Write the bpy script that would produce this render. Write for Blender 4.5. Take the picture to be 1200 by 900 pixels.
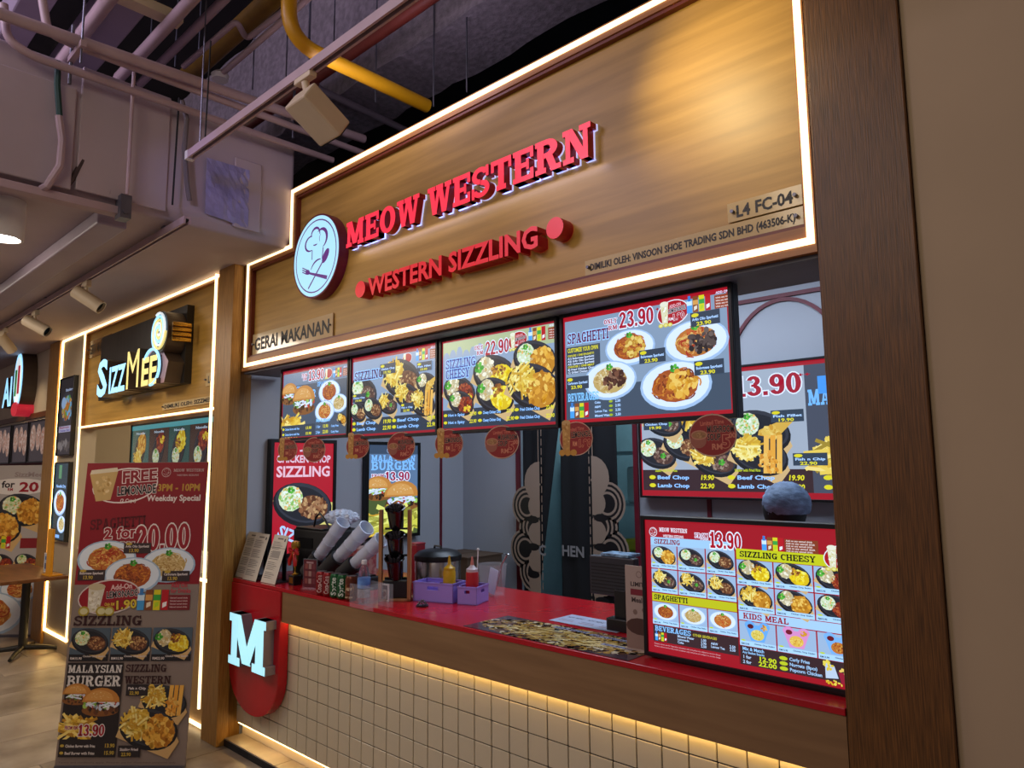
import bpy, bmesh, math, random
from mathutils import Vector, Matrix
import numpy as np
for o in list(bpy.data.objects): bpy.data.objects.remove(o)
SC = bpy.context.scene; COL = SC.collection
rnd = random.Random(7)
PI = math.pi
# ---------------------------------------------------------------- camera, world, exposure, area lights
CAM = (4.3817, -2.0967, 1.65); FPX = 825.0
RM = [[0.73136255, 0.0869108, 0.67642837], [0.68192514, -0.07963525, -0.72707381], [-0.00932302, 0.99302807, -0.1175089]]
cd = bpy.data.cameras.new('camera'); cam = bpy.data.objects.new('camera', cd); COL.objects.link(cam)
m4 = Matrix(RM).to_4x4(); m4.translation = CAM; cam.matrix_world = m4
cd.sensor_width = 36; cd.lens = FPX / 1200 * 36; cd.clip_start = 0.05; cd.clip_end = 200
SC.camera = cam
SC.view_settings.view_transform = 'Standard'; SC.view_settings.look = 'None'
SC.view_settings.exposure = 0.0; SC.view_settings.gamma = 1; SC.view_settings.use_curve_mapping = False
W = bpy.data.worlds.new('hall'); SC.world = W; W.use_nodes = True
W.node_tree.nodes['Background'].inputs[0].default_value = (0.42, 0.33, 0.36, 1)
W.node_tree.nodes['Background'].inputs[1].default_value = 0.36

def light(kind, name, loc, to, power, color, size=0.5, sy=None, spot=60, blend=0.6):
    l = bpy.data.lights.new(name, kind); l.energy = power; l.color = color
    if kind == 'AREA':
        l.size = size
        if sy: l.shape = 'RECTANGLE'; l.size_y = sy
    else: l.shadow_soft_size = size
    if kind == 'SPOT': l.spot_size = math.radians(spot); l.spot_blend = blend
    o = bpy.data.objects.new(name, l); COL.objects.link(o); o.location = loc
    o.rotation_euler = (Vector(to) - Vector(loc)).to_track_quat('-Z', 'Y').to_euler()
    return o
light('AREA', 'stall_ceiling_lamp', (2.1, 1.15, 2.82), (2.1, 1.15, 0), 40, (0.66, 0.80, 1.0), 2.4, 0.9)
light('AREA', 'kitchen_lamp', (1.2, 3.2, 2.6), (1.2, 3.2, 0), 14, (0.6, 0.85, 1.0), 1.0, 1.0)
light('AREA', 'hall_lamp_warm', (3.0, -3.3, 3.6), (2.2, 0.2, .6), 25, (1.0, 0.86, 0.66), 1.6, 1.0)
light('AREA', 'hall_lamp_mauve', (0.5, -3.6, 4.6), (0.4, -0.4, 3.4), 70, (0.84, 0.72, 0.98), 1.6, 1.0)
light('AREA', 'neighbour_ceiling_lamp', (-2.0, 1.2, 2.7), (-2.0, 1.2, 0), 26, (1.0, 0.85, 0.62), 1.6, 0.9)
light('AREA', 'far_hall_lamp', (-5.0, -2.6, 3.6), (-5.0, -0.3, 1.0), 90, (1.0, 0.82, 0.62), 1.6, 1.0)
light('AREA', 'soffit_fill', (-0.6, -1.9, 2.88), (-0.2, -1.2, 0), 32, (1.0, 0.86, 0.70), .9, 0.9)  # added fill light, brightens the banner and floor under the bulkhead
light('AREA', 'soffit_fill', (-2.4, -1.7, 2.88), (-2.4, -1.2, 0), 34, (1.0, 0.86, 0.70), .9, 0.9)  # second added fill, further left over the floor
light('AREA', 'beam_fill', (1.9, -0.3, 3.45), (1.7, 0.5, 4.0), 3, (0.85, 0.75, 1.0), .8, 0.2)  # added fill light, lifts the underside of the rough beam

def at(px, py, plane, v):
    # the point on a world plane (plane 'x', 'y' or 'z' = v) seen at a pixel of the photograph
    d = Matrix(RM) @ Vector((px - 600, 450 - py, -FPX)); i = 'xyz'.index(plane)
    return Vector(CAM) + d * ((v - CAM[i]) / d[i])

# ---------------------------------------------------------------- colours and materials
def lin(c):
    if isinstance(c, str):
        c = tuple(int(c[i:i + 2], 16) / 255 for i in (0, 2, 4))
        return tuple(x / 12.92 if x <= 0.04045 else ((x + 0.055) / 1.055) ** 2.4 for x in c)
    return c
MATS = {}
def mat(name, col, rough=0.6, metal=0.0, var=0.12, scale=8.0, bump=0.0, emit=0.0, trans=0.0, spec=0.5, stretch=None, col2=None, alpha=1.0, coat=0.0, detail=4):
    if name in MATS: return MATS[name]
    m = bpy.data.materials.new(name); m.use_nodes = True; nt = m.node_tree; b = nt.nodes['Principled BSDF']
    c = lin(col); c2 = lin(col2) if col2 else tuple(x * (1 - var) for x in c)
    tc = nt.nodes.new('ShaderNodeTexCoord'); mp = nt.nodes.new('ShaderNodeMapping'); n = nt.nodes.new('ShaderNodeTexNoise')
    mp.inputs['Scale'].default_value = stretch or (1, 1, 1)
    n.inputs['Scale'].default_value = scale; n.inputs['Detail'].default_value = detail
    nt.links.new(tc.outputs['Object'], mp.inputs[0]); nt.links.new(mp.outputs[0], n.inputs['Vector'])
    r = nt.nodes.new('ShaderNodeValToRGB'); r.color_ramp.elements[0].position = 0.35; r.color_ramp.elements[1].position = 0.65
    r.color_ramp.elements[0].color = (*c2, 1); r.color_ramp.elements[1].color = (*c, 1)
    nt.links.new(n.outputs['Fac'], r.inputs[0]); nt.links.new(r.outputs[0], b.inputs['Base Color'])
    b.inputs['Roughness'].default_value = rough; b.inputs['Metallic'].default_value = metal
    b.inputs['Specular IOR Level'].default_value = spec
    b.inputs['Transmission Weight'].default_value = trans; b.inputs['Alpha'].default_value = alpha
    if coat: b.inputs['Coat Weight'].default_value = coat
    if bump:
        bp = nt.nodes.new('ShaderNodeBump'); bp.inputs['Strength'].default_value = bump; bp.inputs['Distance'].default_value = 0.01
        nt.links.new(n.outputs['Fac'], bp.inputs['Height']); nt.links.new(bp.outputs[0], b.inputs['Normal'])
    if emit:
        nt.links.new(r.outputs[0], b.inputs['Emission Color']); b.inputs['Emission Strength'].default_value = emit
    MATS[name] = m; return m
def print_mat(name, emit, rough=0.45, tint=(1, 1, 1), base=1.0):
    m = bpy.data.materials.new(name); m.use_nodes = True; nt = m.node_tree; b = nt.nodes['Principled BSDF']
    a = nt.nodes.new('ShaderNodeVertexColor'); a.layer_name = 'Col'
    x = nt.nodes.new('ShaderNodeMix'); x.data_type = 'RGBA'; x.blend_type = 'MULTIPLY'; x.inputs[0].default_value = 1
    x.inputs[7].default_value = (*tint, 1); nt.links.new(a.outputs[0], x.inputs[6])
    if emit:
        nt.links.new(x.outputs[2], b.inputs['Emission Color']); b.inputs['Emission Strength'].default_value = emit
        b.inputs['Base Color'].default_value = (0.02, 0.02, 0.02, 1)
    else: nt.links.new(x.outputs[2], b.inputs['Base Color'])
    b.inputs['Roughness'].default_value = rough
    MATS[name] = m; return m

# ---------------------------------------------------------------- mesh builder
class MB:
    def __init__(s): s.v = []; s.f = []; s.mi = []
    def add(s, v, f, mi=0):
        k = len(s.v); s.v += [tuple(x) for x in v]; s.f += [tuple(i + k for i in q) for q in f]; s.mi += [mi] * len(f); return s
    def box(s, a, b, mi=0, M=None):
        x0, y0, z0 = a; x1, y1, z1 = b
        v = [(x0, y0, z0), (x1, y0, z0), (x1, y1, z0), (x0, y1, z0), (x0, y0, z1), (x1, y0, z1), (x1, y1, z1), (x0, y1, z1)]
        if M: v = [M @ Vector(p) for p in v]
        return s.add(v, [(0, 3, 2, 1), (4, 5, 6, 7), (0, 1, 5, 4), (1, 2, 6, 5), (2, 3, 7, 6), (3, 0, 4, 7)], mi)
    def tube(s, pts, r, n=12, mi=0, cap=True):
        pts = [Vector(p) for p in pts]; rs = r if isinstance(r, (list, tuple)) else [r] * len(pts); v = []; f = []
        up = None
        for i, p in enumerate(pts):
            t = ((pts[min(i + 1, len(pts) - 1)] - p).normalized() + (p - pts[max(i - 1, 0)]).normalized()).normalized()
            if up is None: up = Vector((0, 0, 1)) if abs(t.z) < 0.9 else Vector((1, 0, 0))
            a = t.cross(up).normalized(); b2 = a.cross(t).normalized(); up = b2
            for k in range(n):
                q = 2 * PI * k / n; v.append(p + (a * math.cos(q) + b2 * math.sin(q)) * rs[i])
        for i in range(len(pts) - 1):
            for k in range(n):
                k2 = (k + 1) % n; f.append((i * n + k, i * n + k2, (i + 1) * n + k2, (i + 1) * n + k))
        if cap: f.append(tuple(range(n))[::-1]); f.append(tuple(range((len(pts) - 1) * n, len(pts) * n)))
        return s.add(v, f, mi)
    def lathe(s, prof, c=(0, 0, 0), n=24, M=None, mi=0):
        v = []; f = []
        for r, z in prof:
            for k in range(n):
                q = 2 * PI * k / n; p = Vector((r * math.cos(q), r * math.sin(q), z))
                if M: p = M @ p
                v.append(p + Vector(c))
        m = len(prof)
        for i in range(m - 1):
            for k in range(n):
                k2 = (k + 1) % n; f.append((i * n + k, i * n + k2, (i + 1) * n + k2, (i + 1) * n + k))
        if prof[0][0] > 1e-4: f.append(tuple(range(n))[::-1])
        if prof[-1][0] > 1e-4: f.append(tuple(range((m - 1) * n, m * n)))
        return s.add(v, f, mi)
    def ext(s, poly, y0, y1, mi=0, side=None, M=None):
        # 2D polygon (x, z) counter-clockwise, extruded from y0 (front, towards -Y) to y1
        n = len(poly); v = [(x, y0, z) for x, z in poly] + [(x, y1, z) for x, z in poly]
        if M: v = [M @ Vector(p) for p in v]
        s.add(v, [tuple(range(n)), tuple(range(2 * n - 1, n - 1, -1))], mi)
        k = len(s.v) - 2 * n; fs = [(k + i, k + n + i, k + n + (i + 1) % n, k + (i + 1) % n) for i in range(n)]
        s.f += fs; s.mi += [mi if side is None else side] * n; return s
    def obj(s, name, m, parent=None, bevel=0.0, smooth=False, seg=2, loc=None, fix=True):
        me = bpy.data.meshes.new(name); me.from_pydata(s.v, [], s.f)
        for x in (m if isinstance(m, (list, tuple)) else [m]): me.materials.append(x)
        if any(s.mi): me.polygons.foreach_set('material_index', s.mi)
        if fix:
            bm = bmesh.new(); bm.from_mesh(me); bmesh.ops.recalc_face_normals(bm, faces=bm.faces); bm.to_mesh(me); bm.free()
        if smooth:
            me.polygons.foreach_set('use_smooth', [True] * len(me.polygons)); me.set_sharp_from_angle(angle=math.radians(38))
        me.update(); o = bpy.data.objects.new(name, me); COL.objects.link(o)
        if parent: o.parent = parent
        if loc: o.location = loc
        if bevel:
            md = o.modifiers.new('b', 'BEVEL'); md.width = bevel; md.segments = seg; md.limit_method = 'ANGLE'; md.angle_limit = math.radians(40)
        return o
def thing(name, label, cat, loc=(0, 0, 0), rotz=0, group=None):
    o = bpy.data.objects.new(name, None); COL.objects.link(o); o.location = loc; o.rotation_euler = (0, 0, rotz); o.empty_display_size = 0.05
    return tag(o, label, cat, group)
def tag(o, label, cat, group=None):
    o['label'] = label; o['category'] = cat
    if group: o['group'] = group
    return o
def struct(o, label=None, cat=None):
    o['kind'] = 'structure'
    if label: o['label'] = label
    if cat: o['category'] = cat
    return o
def lab(o, label): o['label'] = label; return o
def clone(root, loc=None, rotz=None, label=None, group=None):
    r = root.copy(); COL.objects.link(r)
    if loc is not None: r.location = loc
    if rotz is not None: r.rotation_euler = (0, 0, rotz)
    if label: r['label'] = label
    if group: r['group'] = group
    for ch in list(root.children):
        c = ch.copy(); COL.objects.link(c); c.parent = r
        for g in list(ch.children):
            d = g.copy(); COL.objects.link(d); d.parent = c
    return r
def frame_prof(poly, w, y0, y1, closed=True):
    # mitred strip of width w lying inside a closed (x, z) polygon given counter-clockwise
    n = len(poly); inn = []
    for i in range(n):
        p = Vector(poly[i]); a = (p - Vector(poly[i - 1])).normalized(); b = (Vector(poly[(i + 1) % n]) - p).normalized()
        na = Vector((-a.y, a.x)); nb = Vector((-b.y, b.x)); q = (na + nb); q = q / max(0.3, (1 + na.dot(nb)))
        inn.append(p + q * w)
    v = [(x, y0, z) for x, z in poly] + [(q.x, y0, q.y) for q in inn] + [(x, y1, z) for x, z in poly] + [(q.x, y1, q.y) for q in inn]
    f = []
    for i in range(n):
        j = (i + 1) % n
        f += [(i, j, n + j, n + i), (2 * n + i, 3 * n + i, 3 * n + j, 2 * n + j), (i, 2 * n + i, 2 * n + j, j), (n + i, n + j, 3 * n + j, 3 * n + i)]
    return MB().add(v, f), [tuple(q) for q in inn]
# ---------------------------------------------------------------- flat print: lettering and pictures painted as coloured shapes on a flat face
def R_(x0, y0, x1, y1): return ('r', x0, y0, x1, y1)
def D_(x0, y0, x1, y1, w): return ('d', x0, y0, x1, y1, w)
def A_(cx, cy, rx, ry, a0, a1, tx=.26, ty=.16): return ('a', cx, cy, rx, ry, tx, ty, a0, a1)
h = .16
def ST(x, t=.24, top=1, bot=1, l=.08, r=.08):
    o = [R_(x, 0, x + t, 1)]
    if bot: o.append(R_(x - l, 0, x + t + r, h))
    if top: o.append(R_(x - l, 1 - h, x + t + r, 1))
    return o
SLAB = {
 'I': (.40, ST(.08)), 'M': (1.08, [R_(.08, 0, .26, 1), R_(.8, 0, 1.02, 1), R_(0, 0, .35, h), R_(.71, 0, 1.08, h), R_(0, 1 - h, .3, 1), R_(.8, 1 - h, 1.08, 1), D_(.42, .08, .1, 1, .25), D_(.42, .08, .76, 1, .22)]),
 'E': (.8, ST(.08) + [R_(0, 0, .8, h), R_(0, 1 - h, .8, 1), R_(.3, .42, .58, .57), R_(.67, 0, .8, .34), R_(.67, .66, .8, 1), R_(.52, .33, .62, .67)]),
 'F': (.76, ST(.08) + [R_(0, 1 - h, .76, 1), R_(.3, .42, .58, .57), R_(.64, .64, .76, 1), R_(.52, .33, .62, .67)]),
 'O': (.86, [A_(.43, .5, .43, .5, 0, 360)]),
 'W': (1.18, [D_(.26, 0, .07, 1, .22), D_(.3, 0, .52, 1, .15), D_(.72, 0, .5, 1, .22), D_(.78, 0, .98, 1, .15), R_(0, 1 - h, .38, 1), R_(.42, 1 - h, .78, 1), R_(.86, 1 - h, 1.18, 1)]),
 'S': (.78, [A_(.38, .72, .36, .28, 15, 270, .2), A_(.4, .28, .38, .28, 190, 450, .2), R_(.62, .64, .74, 1), R_(0, 0, .12, .36)]),
 'T': (.84, ST(.3, top=0) + [R_(0, 1 - h, .84, 1), R_(0, .64, .12, 1), R_(.72, .64, .84, 1)]),
 'R': (.94, ST(.08) + [R_(.2, 1 - h, .45, 1), A_(.42, .72, .4, .28, -90, 90), R_(.3, .44, .45, .59), D_(.58, 0, .38, .5, .25), R_(.58, 0, .94, h)]),
 'P': (.84, ST(.08) + [R_(.2, 1 - h, .45, 1), A_(.42, .7, .42, .3, -90, 90), R_(.3, .4, .45, .55)]),
 'B': (.86, ST(.08, r=0) + [R_(.2, 1 - h, .45, 1), A_(.42, .74, .38, .26, -90, 90, .22), R_(.3, .44, .45, .58), A_(.42, .29, .44, .29, -90, 90, .23), R_(.2, 0, .45, h)]),
 'D': (.86, ST(.08, r=0) + [R_(.2, 1 - h, .4, 1), A_(.38, .5, .48, .5, -90, 90), R_(.2, 0, .4, h)]),
 'N': (.96, [R_(.1, 0, .26, 1), R_(.7, 0, .86, 1), D_(.62, 0, .08, 1, .26), R_(0, 0, .38, h), R_(0, 1 - h, .3, 1), R_(.58, 1 - h, .96, 1)]),
 'Z': (.8, [R_(0, 0, .8, h), R_(.02, 1 - h, .8, 1), D_(.0, .05, .5, .95, .29), R_(.68, 0, .8, .36), R_(.02, .64, .14, 1)]),
 'L': (.78, ST(.08) + [R_(0, 0, .78, h), R_(.64, 0, .78, .38)]),
 'G': (.9, [A_(.43, .5, .43, .5, 48, 340), R_(.6, .02, .82, .46), R_(.46, .36, .9, .5), R_(.68, .66, .8, 1)]),
 'C': (.82, [A_(.43, .5, .43, .5, 48, 312), R_(.68, .64, .8, 1)]),
 'A': (.96, [D_(.07, 0, .34, 1, .16), D_(.6, 0, .32, 1, .27), R_(.24, .24, .66, .37), R_(0, 0, .34, h), R_(.5, 0, .96, h)]),
 'H': (.96, ST(.08) + ST(.64) + [R_(.3, .43, .66, .58)]),
 'U': (.94, [R_(.08, .3, .32, 1), R_(.68, .3, .84, 1), A_(.46, .33, .38, .33, 180, 360, .22), R_(0, 1 - h, .4, 1), R_(.58, 1 - h, .94, 1)]),
 'Y': (.9, [D_(.34, .4, .06, 1, .24), D_(.38, .4, .66, 1, .16), R_(.33, 0, .57, .5), R_(.22, 0, .68, h), R_(0, 1 - h, .36, 1), R_(.56, 1 - h, .9, 1)]),
 'V': (.94, [D_(.36, 0, .08, 1, .24), D_(.42, 0, .68, 1, .15), R_(0, 1 - h, .38, 1), R_(.6, 1 - h, .94, 1)]),
 'K': (.94, ST(.08) + [D_(.28, .42, .62, 1, .17), D_(.6, 0, .36, .6, .25), R_(.56, 0, .94, h), R_(.54, 1 - h, .9, 1)]),
 '0': (.7, [A_(.35, .5, .35, .5, 0, 360, .25, .15)]), '1': (.54, [R_(.14, 0, .4, 1), R_(0, 0, .54, h), R_(0, .72, .2, .88)]),
 '2': (.7, [A_(.34, .69, .34, .31, -10, 170, .25), D_(.0, .1, .42, .66, .26), R_(0, 0, .7, .17)]),
 '3': (.7, [A_(.33, .74, .33, .26, -90, 165, .25), A_(.34, .28, .36, .28, -165, 90, .25), R_(.22, .46, .36, .58)]),
 '5': (.7, [R_(.08, .85, .66, 1), R_(.08, .48, .26, 1), A_(.34, .31, .36, .31, -165, 110, .25)]),
 '9': (.7, [A_(.35, .68, .35, .32, 0, 360, .25), R_(.46, .3, .7, .7), A_(.35, .3, .35, .3, -160, 0, .25)]),
 '.': (.26, [R_(.02, 0, .24, .2)]), ' ': (.4, []), '+': (.4, [R_(.0, .42, .4, .58), R_(.13, .25, .27, .75)]), '-': (.4, [R_(0, .4, .4, .56)]), 'Q': (.9, [A_(.43, .5, .43, .5, 0, 360)])}
def prim(q, g=0.0, seg=1.0):
    k = q[0]
    if k == 'r': return [[(q[1] - g, q[2] - g), (q[3] + g, q[2] - g), (q[3] + g, q[4] + g), (q[1] - g, q[4] + g)]]
    if k == 'd':
        _, x0, y0, x1, y1, w = q; return [[(x0 - g, y0 - g * .6), (x0 + w + g, y0 - g * .6), (x1 + w + g, y1 + g * .6), (x1 - g, y1 + g * .6)]]
    _, cx, cy, rx, ry, tx, ty, a0, a1 = q; n = max(5, int(abs(a1 - a0) / 24 * seg)); out = []
    def P(a, i):
        a = math.radians(a); X = rx + g if not i else max(.02, rx - tx - g); Y = ry + g if not i else max(.02, ry - ty - g)
        return (cx + X * math.cos(a), cy + Y * math.sin(a))
    for i in range(n):
        p, r = a0 + (a1 - a0) * i / n, a0 + (a1 - a0) * (i + 1) / n
        out.append([P(p, 0), P(r, 0), P(r, 1), P(p, 1)])
    return out
GLY = {}
def bake_glyphs():
    chars = "ABCDEFGHIJKLMNOPQRSTUVWXYZabcdefghijklmnopqrstuvwxyz0123456789.,:-()&+/'*"
    tmp = []
    def mk(body, off):
        c = bpy.data.curves.new('t', 'FONT'); c.body = body; c.offset = off; c.resolution_u = 2; c.size = 1
        o = bpy.data.objects.new('t', c); COL.objects.link(o); tmp.append(o); return o
    base = mk('II', 0); adv = {c: mk('I' + c + 'I', 0) for c in chars}
    gl = {(c, off): mk(c, off) for c in chars for off in (0.0, .03, .075)}
    bpy.context.view_layer.update(); dg = bpy.context.evaluated_depsgraph_get(); w0 = base.dimensions.x
    for (c, off), o in gl.items():
        me = o.evaluated_get(dg).to_mesh()
        GLY[(c, off)] = ([(v.co.x, v.co.y) for v in me.vertices], [tuple(p.vertices) for p in me.polygons], adv[c].dimensions.x - w0)
        o.evaluated_get(dg).to_mesh_clear()
    for o in tmp:
        c = o.data; bpy.data.objects.remove(o); bpy.data.curves.remove(c)
bake_glyphs()
LV = 2e-5
class Print:
    def __init__(s, w, hh, bg=None): s.w = w; s.h = hh; s.v = []; s.f = []; s.c = []; s.lv = 0; s.T = None; bg and s.rect(0, 0, w, hh, bg)
    def put(s, pts, faces, c, lv=None):
        k = len(s.v); y = -(s.lv if lv is None else lv) * LV
        if s.T: pts = [s.T(p) for p in pts]
        s.v += [(p[0], y, p[1]) for p in pts]; s.f += [tuple(i + k for i in q) for q in faces]; s.c += [(*lin(c), 1)] * len(pts)
    def up(s, n=1): s.lv += n; return s
    def poly(s, pts, c, lv=None): s.put(pts, [tuple(range(len(pts)))], c, lv)
    def rect(s, x, y, w, hh, c, up=1): s.poly([(x, y), (x + w, y), (x + w, y + hh), (x, y + hh)], c); s.lv += up
    def ell(s, cx, cy, rx, ry, c, n=20, rot=0, lv=None, up=0):
        a = math.radians(rot); ca, sa = math.cos(a), math.sin(a); P = []
        for i in range(n):
            q = 2 * PI * i / n; x, y = rx * math.cos(q), ry * math.sin(q); P.append((cx + x * ca - y * sa, cy + x * sa + y * ca))
        s.poly(P, c, lv); s.lv += up
    def text(s, t, x, y, hh, c, slab=0, w=None, ol=None, b=0, rot=0, shear=0, al='l', sp=.07):
        # hh is the height of the capitals; ol outlines the letters in a second colour
        def width():
            if slab: return sum(SLAB[ch][0] + sp for ch in t) - sp
            return sum(GLY[(ch, 0.0)][2] if ch != ' ' else .32 for ch in t) / .73
        tw = width(); sx = (w / tw) if w else hh
        if al == 'c': x -= tw * sx / 2
        if al == 'r': x -= tw * sx
        ca, sa = math.cos(math.radians(rot)), math.sin(math.radians(rot))
        def F(px, py):
            X = px * sx + py * hh * shear; Y = py * hh; return (x + X * ca - Y * sa, y + X * sa + Y * ca)
        for g, cc in (([(ol[0], ol[1])] if ol else []) + [(0, c)]):
            cur = 0
            for ch in t:
                if slab:
                    wd, pr = SLAB[ch]
                    for q in pr:
                        for pl in prim(q, g): s.poly([F(cur + a, b2) for a, b2 in pl], cc)
                    cur += wd + sp
                else:
                    if ch != ' ':
                        V, Fc, ad = GLY[(ch, .075 if g else (.03 if b else 0.0))]
                        s.put([F(cur + a / .73, b2 / .73) for a, b2 in V], Fc, cc)
                    cur += (GLY[(ch, 0.0)][2] if ch != ' ' else .32) / .73
            s.lv += 1
        return tw * sx
    def pile(s, cx, cy, rx, ry, cols, n, sz, lv0, rot=0, dome=0):
        for i in range(n):
            a = rnd.random() * 2 * PI; r = math.sqrt(rnd.random()) * .95; e = sz * rnd.uniform(.5, 1.2)
            s.ell(cx + rx * r * math.cos(a), cy + ry * r * math.sin(a), e, e * rnd.uniform(.5, .9), rnd.choice(cols), 6, rnd.random() * 180, lv0 + i % 9)
    def sticks(s, cx, cy, rx, ry, cols, n, L, t, lv0, ang=(0, 180)):
        for i in range(n):
            a = rnd.random() * 2 * PI; r = math.sqrt(rnd.random()) * .85; x, y = cx + rx * r * math.cos(a), cy + ry * r * math.sin(a)
            q = math.radians(rnd.uniform(*ang)); dx, dy = math.cos(q) * L / 2, math.sin(q) * L / 2; nx, ny = -math.sin(q) * t / 2, math.cos(q) * t / 2
            s.poly([(x - dx - nx, y - dy - ny), (x + dx - nx, y + dy - ny), (x + dx + nx, y + dy + ny), (x - dx + nx, y - dy + ny)], rnd.choice(cols), lv0 + i % 9)
    def noodles(s, cx, cy, rx, ry, cols, n, t, lv0):
        for i in range(n):
            a = rnd.random() * 2 * PI; r = math.sqrt(rnd.random()) * .75; x, y = cx + rx * r * math.cos(a), cy + ry * r * math.sin(a)
            R = rx * rnd.uniform(.2, .45); q0 = rnd.random() * 6.3; c = rnd.choice(cols); P = []; I = []
            for k in range(5):
                q = q0 + k * .45; P.append((x + R * math.cos(q), y + R * .7 * math.sin(q))); I.append((x + (R - t) * math.cos(q), y + (R - t) * .7 * math.sin(q)))
            s.put(P + I, [(k, k + 1, 6 + k, 5 + k) for k in range(4)], c, lv0 + i % 9)
    def garnish(s, x, y, r, lv):
        for k in range(5): s.ell(x + r * .6 * math.cos(k * 1.26), y + r * .5 * math.sin(k * 1.26), r * .5, r * .38, ('3f9c2c', '62bb3a', '2f7a22')[k % 3], 6, k * 50, lv)
    def dish(s, cx, cy, r, kind, rot=-18, d=1.0, gear=1):
        # a sizzling plate or a bowl of spaghetti, seen from above
        L = s.lv; n = lambda k: max(6, int(k * d))
        if kind in SPAG:
            s.ell(cx, cy, r, r * .62, 'a9c4dc', 24, 0, L + 1); s.ell(cx, cy + r * .02, r * .93, r * .56, 'e6f0fa', 24, 0, L + 2); s.ell(cx, cy - r * .02, r * .62, r * .36, 'c6d6e6', 20, 0, L + 3)
            c = SPAG[kind]; s.ell(cx, cy, r * .64, r * .42, c[0], 16, 0, L + 4)
            s.noodles(cx, cy + r * .02, r * .62, r * .44, c, n(76), r * .045, L + 5); s.noodles(cx, cy + r * .2, r * .3, r * .22, c, n(26), r * .045, L + 8)
            s.pile(cx, cy + r * .05, r * .45, r * .3, c[-2:], n(16), r * .05, L + 14); s.garnish(cx, cy + r * .42, r * .13, L + 24)
            s.up(26); return
        if kind in KIDS:
            pc, sc2, food = KIDS[kind]; r = r * .78
            s.poly([(cx - r * .95, cy + r * .55), (cx - r * .5, cy - r * .6), (cx + r * .5, cy - r * .6), (cx + r * .95, cy + r * .55)], pc, L + 1)
            s.ell(cx - r * .55, cy + r * .5, r * .4, r * .3, pc, 14, 0, L + 2); s.ell(cx + r * .55, cy + r * .5, r * .4, r * .3, pc, 14, 0, L + 2)
            s.ell(cx - r * .5, cy + r * .42, r * .24, r * .17, sc2, 12, 0, L + 3); s.pile(cx + r * .5, cy + r * .45, r * .22, r * .18, ('e09b28', 'c87c1c', 'f2ba44'), 10, r * .12, L + 4)
            s.ell(cx, cy - r * .15, r * .5, r * .38, food[0], 16, 0, L + 3); s.pile(cx, cy - r * .12, r * .44, r * .34, food, n(50), r * .07, L + 4); s.up(16); return
        a = math.radians(rot); ca, sa = math.cos(a), math.sin(a); Q = lambda x, y: (cx + r * (x * ca - y * sa), cy + r * (x * sa + y * ca))
        if gear: s.poly([Q(-1.0, -.5), Q(.9, -.78), Q(1.12, -.2), Q(.7, .3), Q(-.9, .2)], 'd9b274', L + 1)
        s.ell(cx, cy - r * .04, r, r * .64, '17181c', 24, rot, L + 2); s.ell(*Q(0, .02), r * .93, r * .57, '34353b', 24, rot, L + 3); s.ell(*Q(0, 0), r * .84, r * .49, '202126', 24, rot, L + 4)
        left, right = kind.split('-'); r0 = r
        def blob(x, y, what, k=1.0):
            X, Y = Q(x, y); r = r0 * 1.2
            if what == 'rice': s.ell(X, Y, r * .33 * k, r * .31 * k, 'dfe6b8', 14, 0, L + 5); s.pile(X, Y, r * .32 * k, r * .3 * k, ('f3f6dc', 'c9dc9a', 'e8edc4', 'f0b860', '8fbf5a'), n(80), r * .045, L + 6); s.garnish(X, Y + r * .2, r * .1, L + 16)
            elif what == 'fries': s.pile(X, Y, r * .38, r * .34, ('e8c04a', 'd9a92c'), n(20), r * .12, L + 5); s.sticks(X, Y, r * .42, r * .36, ('f7dc6c', 'edc344', 'ffeb90', 'd6a12a'), n(46), r * .36, r * .055, L + 6)
            elif what == 'mac': s.ell(X, Y, r * .33, r * .34, 'c9b98a', 12, 0, L + 5); s.pile(X, Y, r * .34, r * .34, ('efe2b8', 'd8c48c', 'fff3cf', 'cfae6c'), n(50), r * .07, L + 6); X2, Y2 = Q(x - .3, y - .02); s.garnish(X2, Y2, r * .18, L + 15)
            elif what == 'meat': s.ell(X, Y, r * .42, r * .3, '6a3d22', 14, rot, L + 5); s.pile(X, Y, r * .4, r * .28, ('7d4a29', '94603a', '5a311a', 'a97a50', 'c69a62'), n(70), r * .06, L + 7)
            elif what == 'beef': s.ell(X, Y, r * .42, r * .3, '55382c', 14, rot, L + 5); s.pile(X, Y, r * .4, r * .28, ('6b4a3a', '8b6a56', '483028', 'a58a72'), n(60), r * .06, L + 7); s.garnish(X, Y, r * .12, L + 17)
            elif what == 'cheese': s.ell(X, Y, r * .46, r * .36, 'e8c010', 14, rot, L + 5); s.pile(X, Y, r * .44, r * .33, ('f6d617', 'ffe437', 'e2b60a', 'fff06a'), n(60), r * .09, L + 7); X2, Y2 = Q(x - .24, y + .22); s.pile(X2, Y2, r * .24, r * .18, ('9a5a1e', 'c98a2a', '7a4216'), n(24), r * .07, L + 16)
            elif what == 'fried': s.ell(X, Y, r * .46, r * .42, 'c98420', 14, rot, L + 5); s.pile(X, Y, r * .46, r * .42, ('e6a231', 'f2b843', 'cf8a1e', 'b8730f', 'f8c95c'), n(70), r * .09, L + 7)
            elif what == 'spicy': s.ell(X, Y, r * .44, r * .36, '7a2412', 14, rot, L + 5); s.pile(X, Y, r * .44, r * .36, ('8c2a16', '5e170c', 'a8401e', 'b85a2a'), n(60), r * .08, L + 7); X2, Y2 = Q(x + .2, y - .14); s.pile(X2, Y2, r * .22, r * .16, ('f0cf20', 'ffe23c', 'f0a82c'), n(20), r * .07, L + 16)
            elif what == 'fish':
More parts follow.
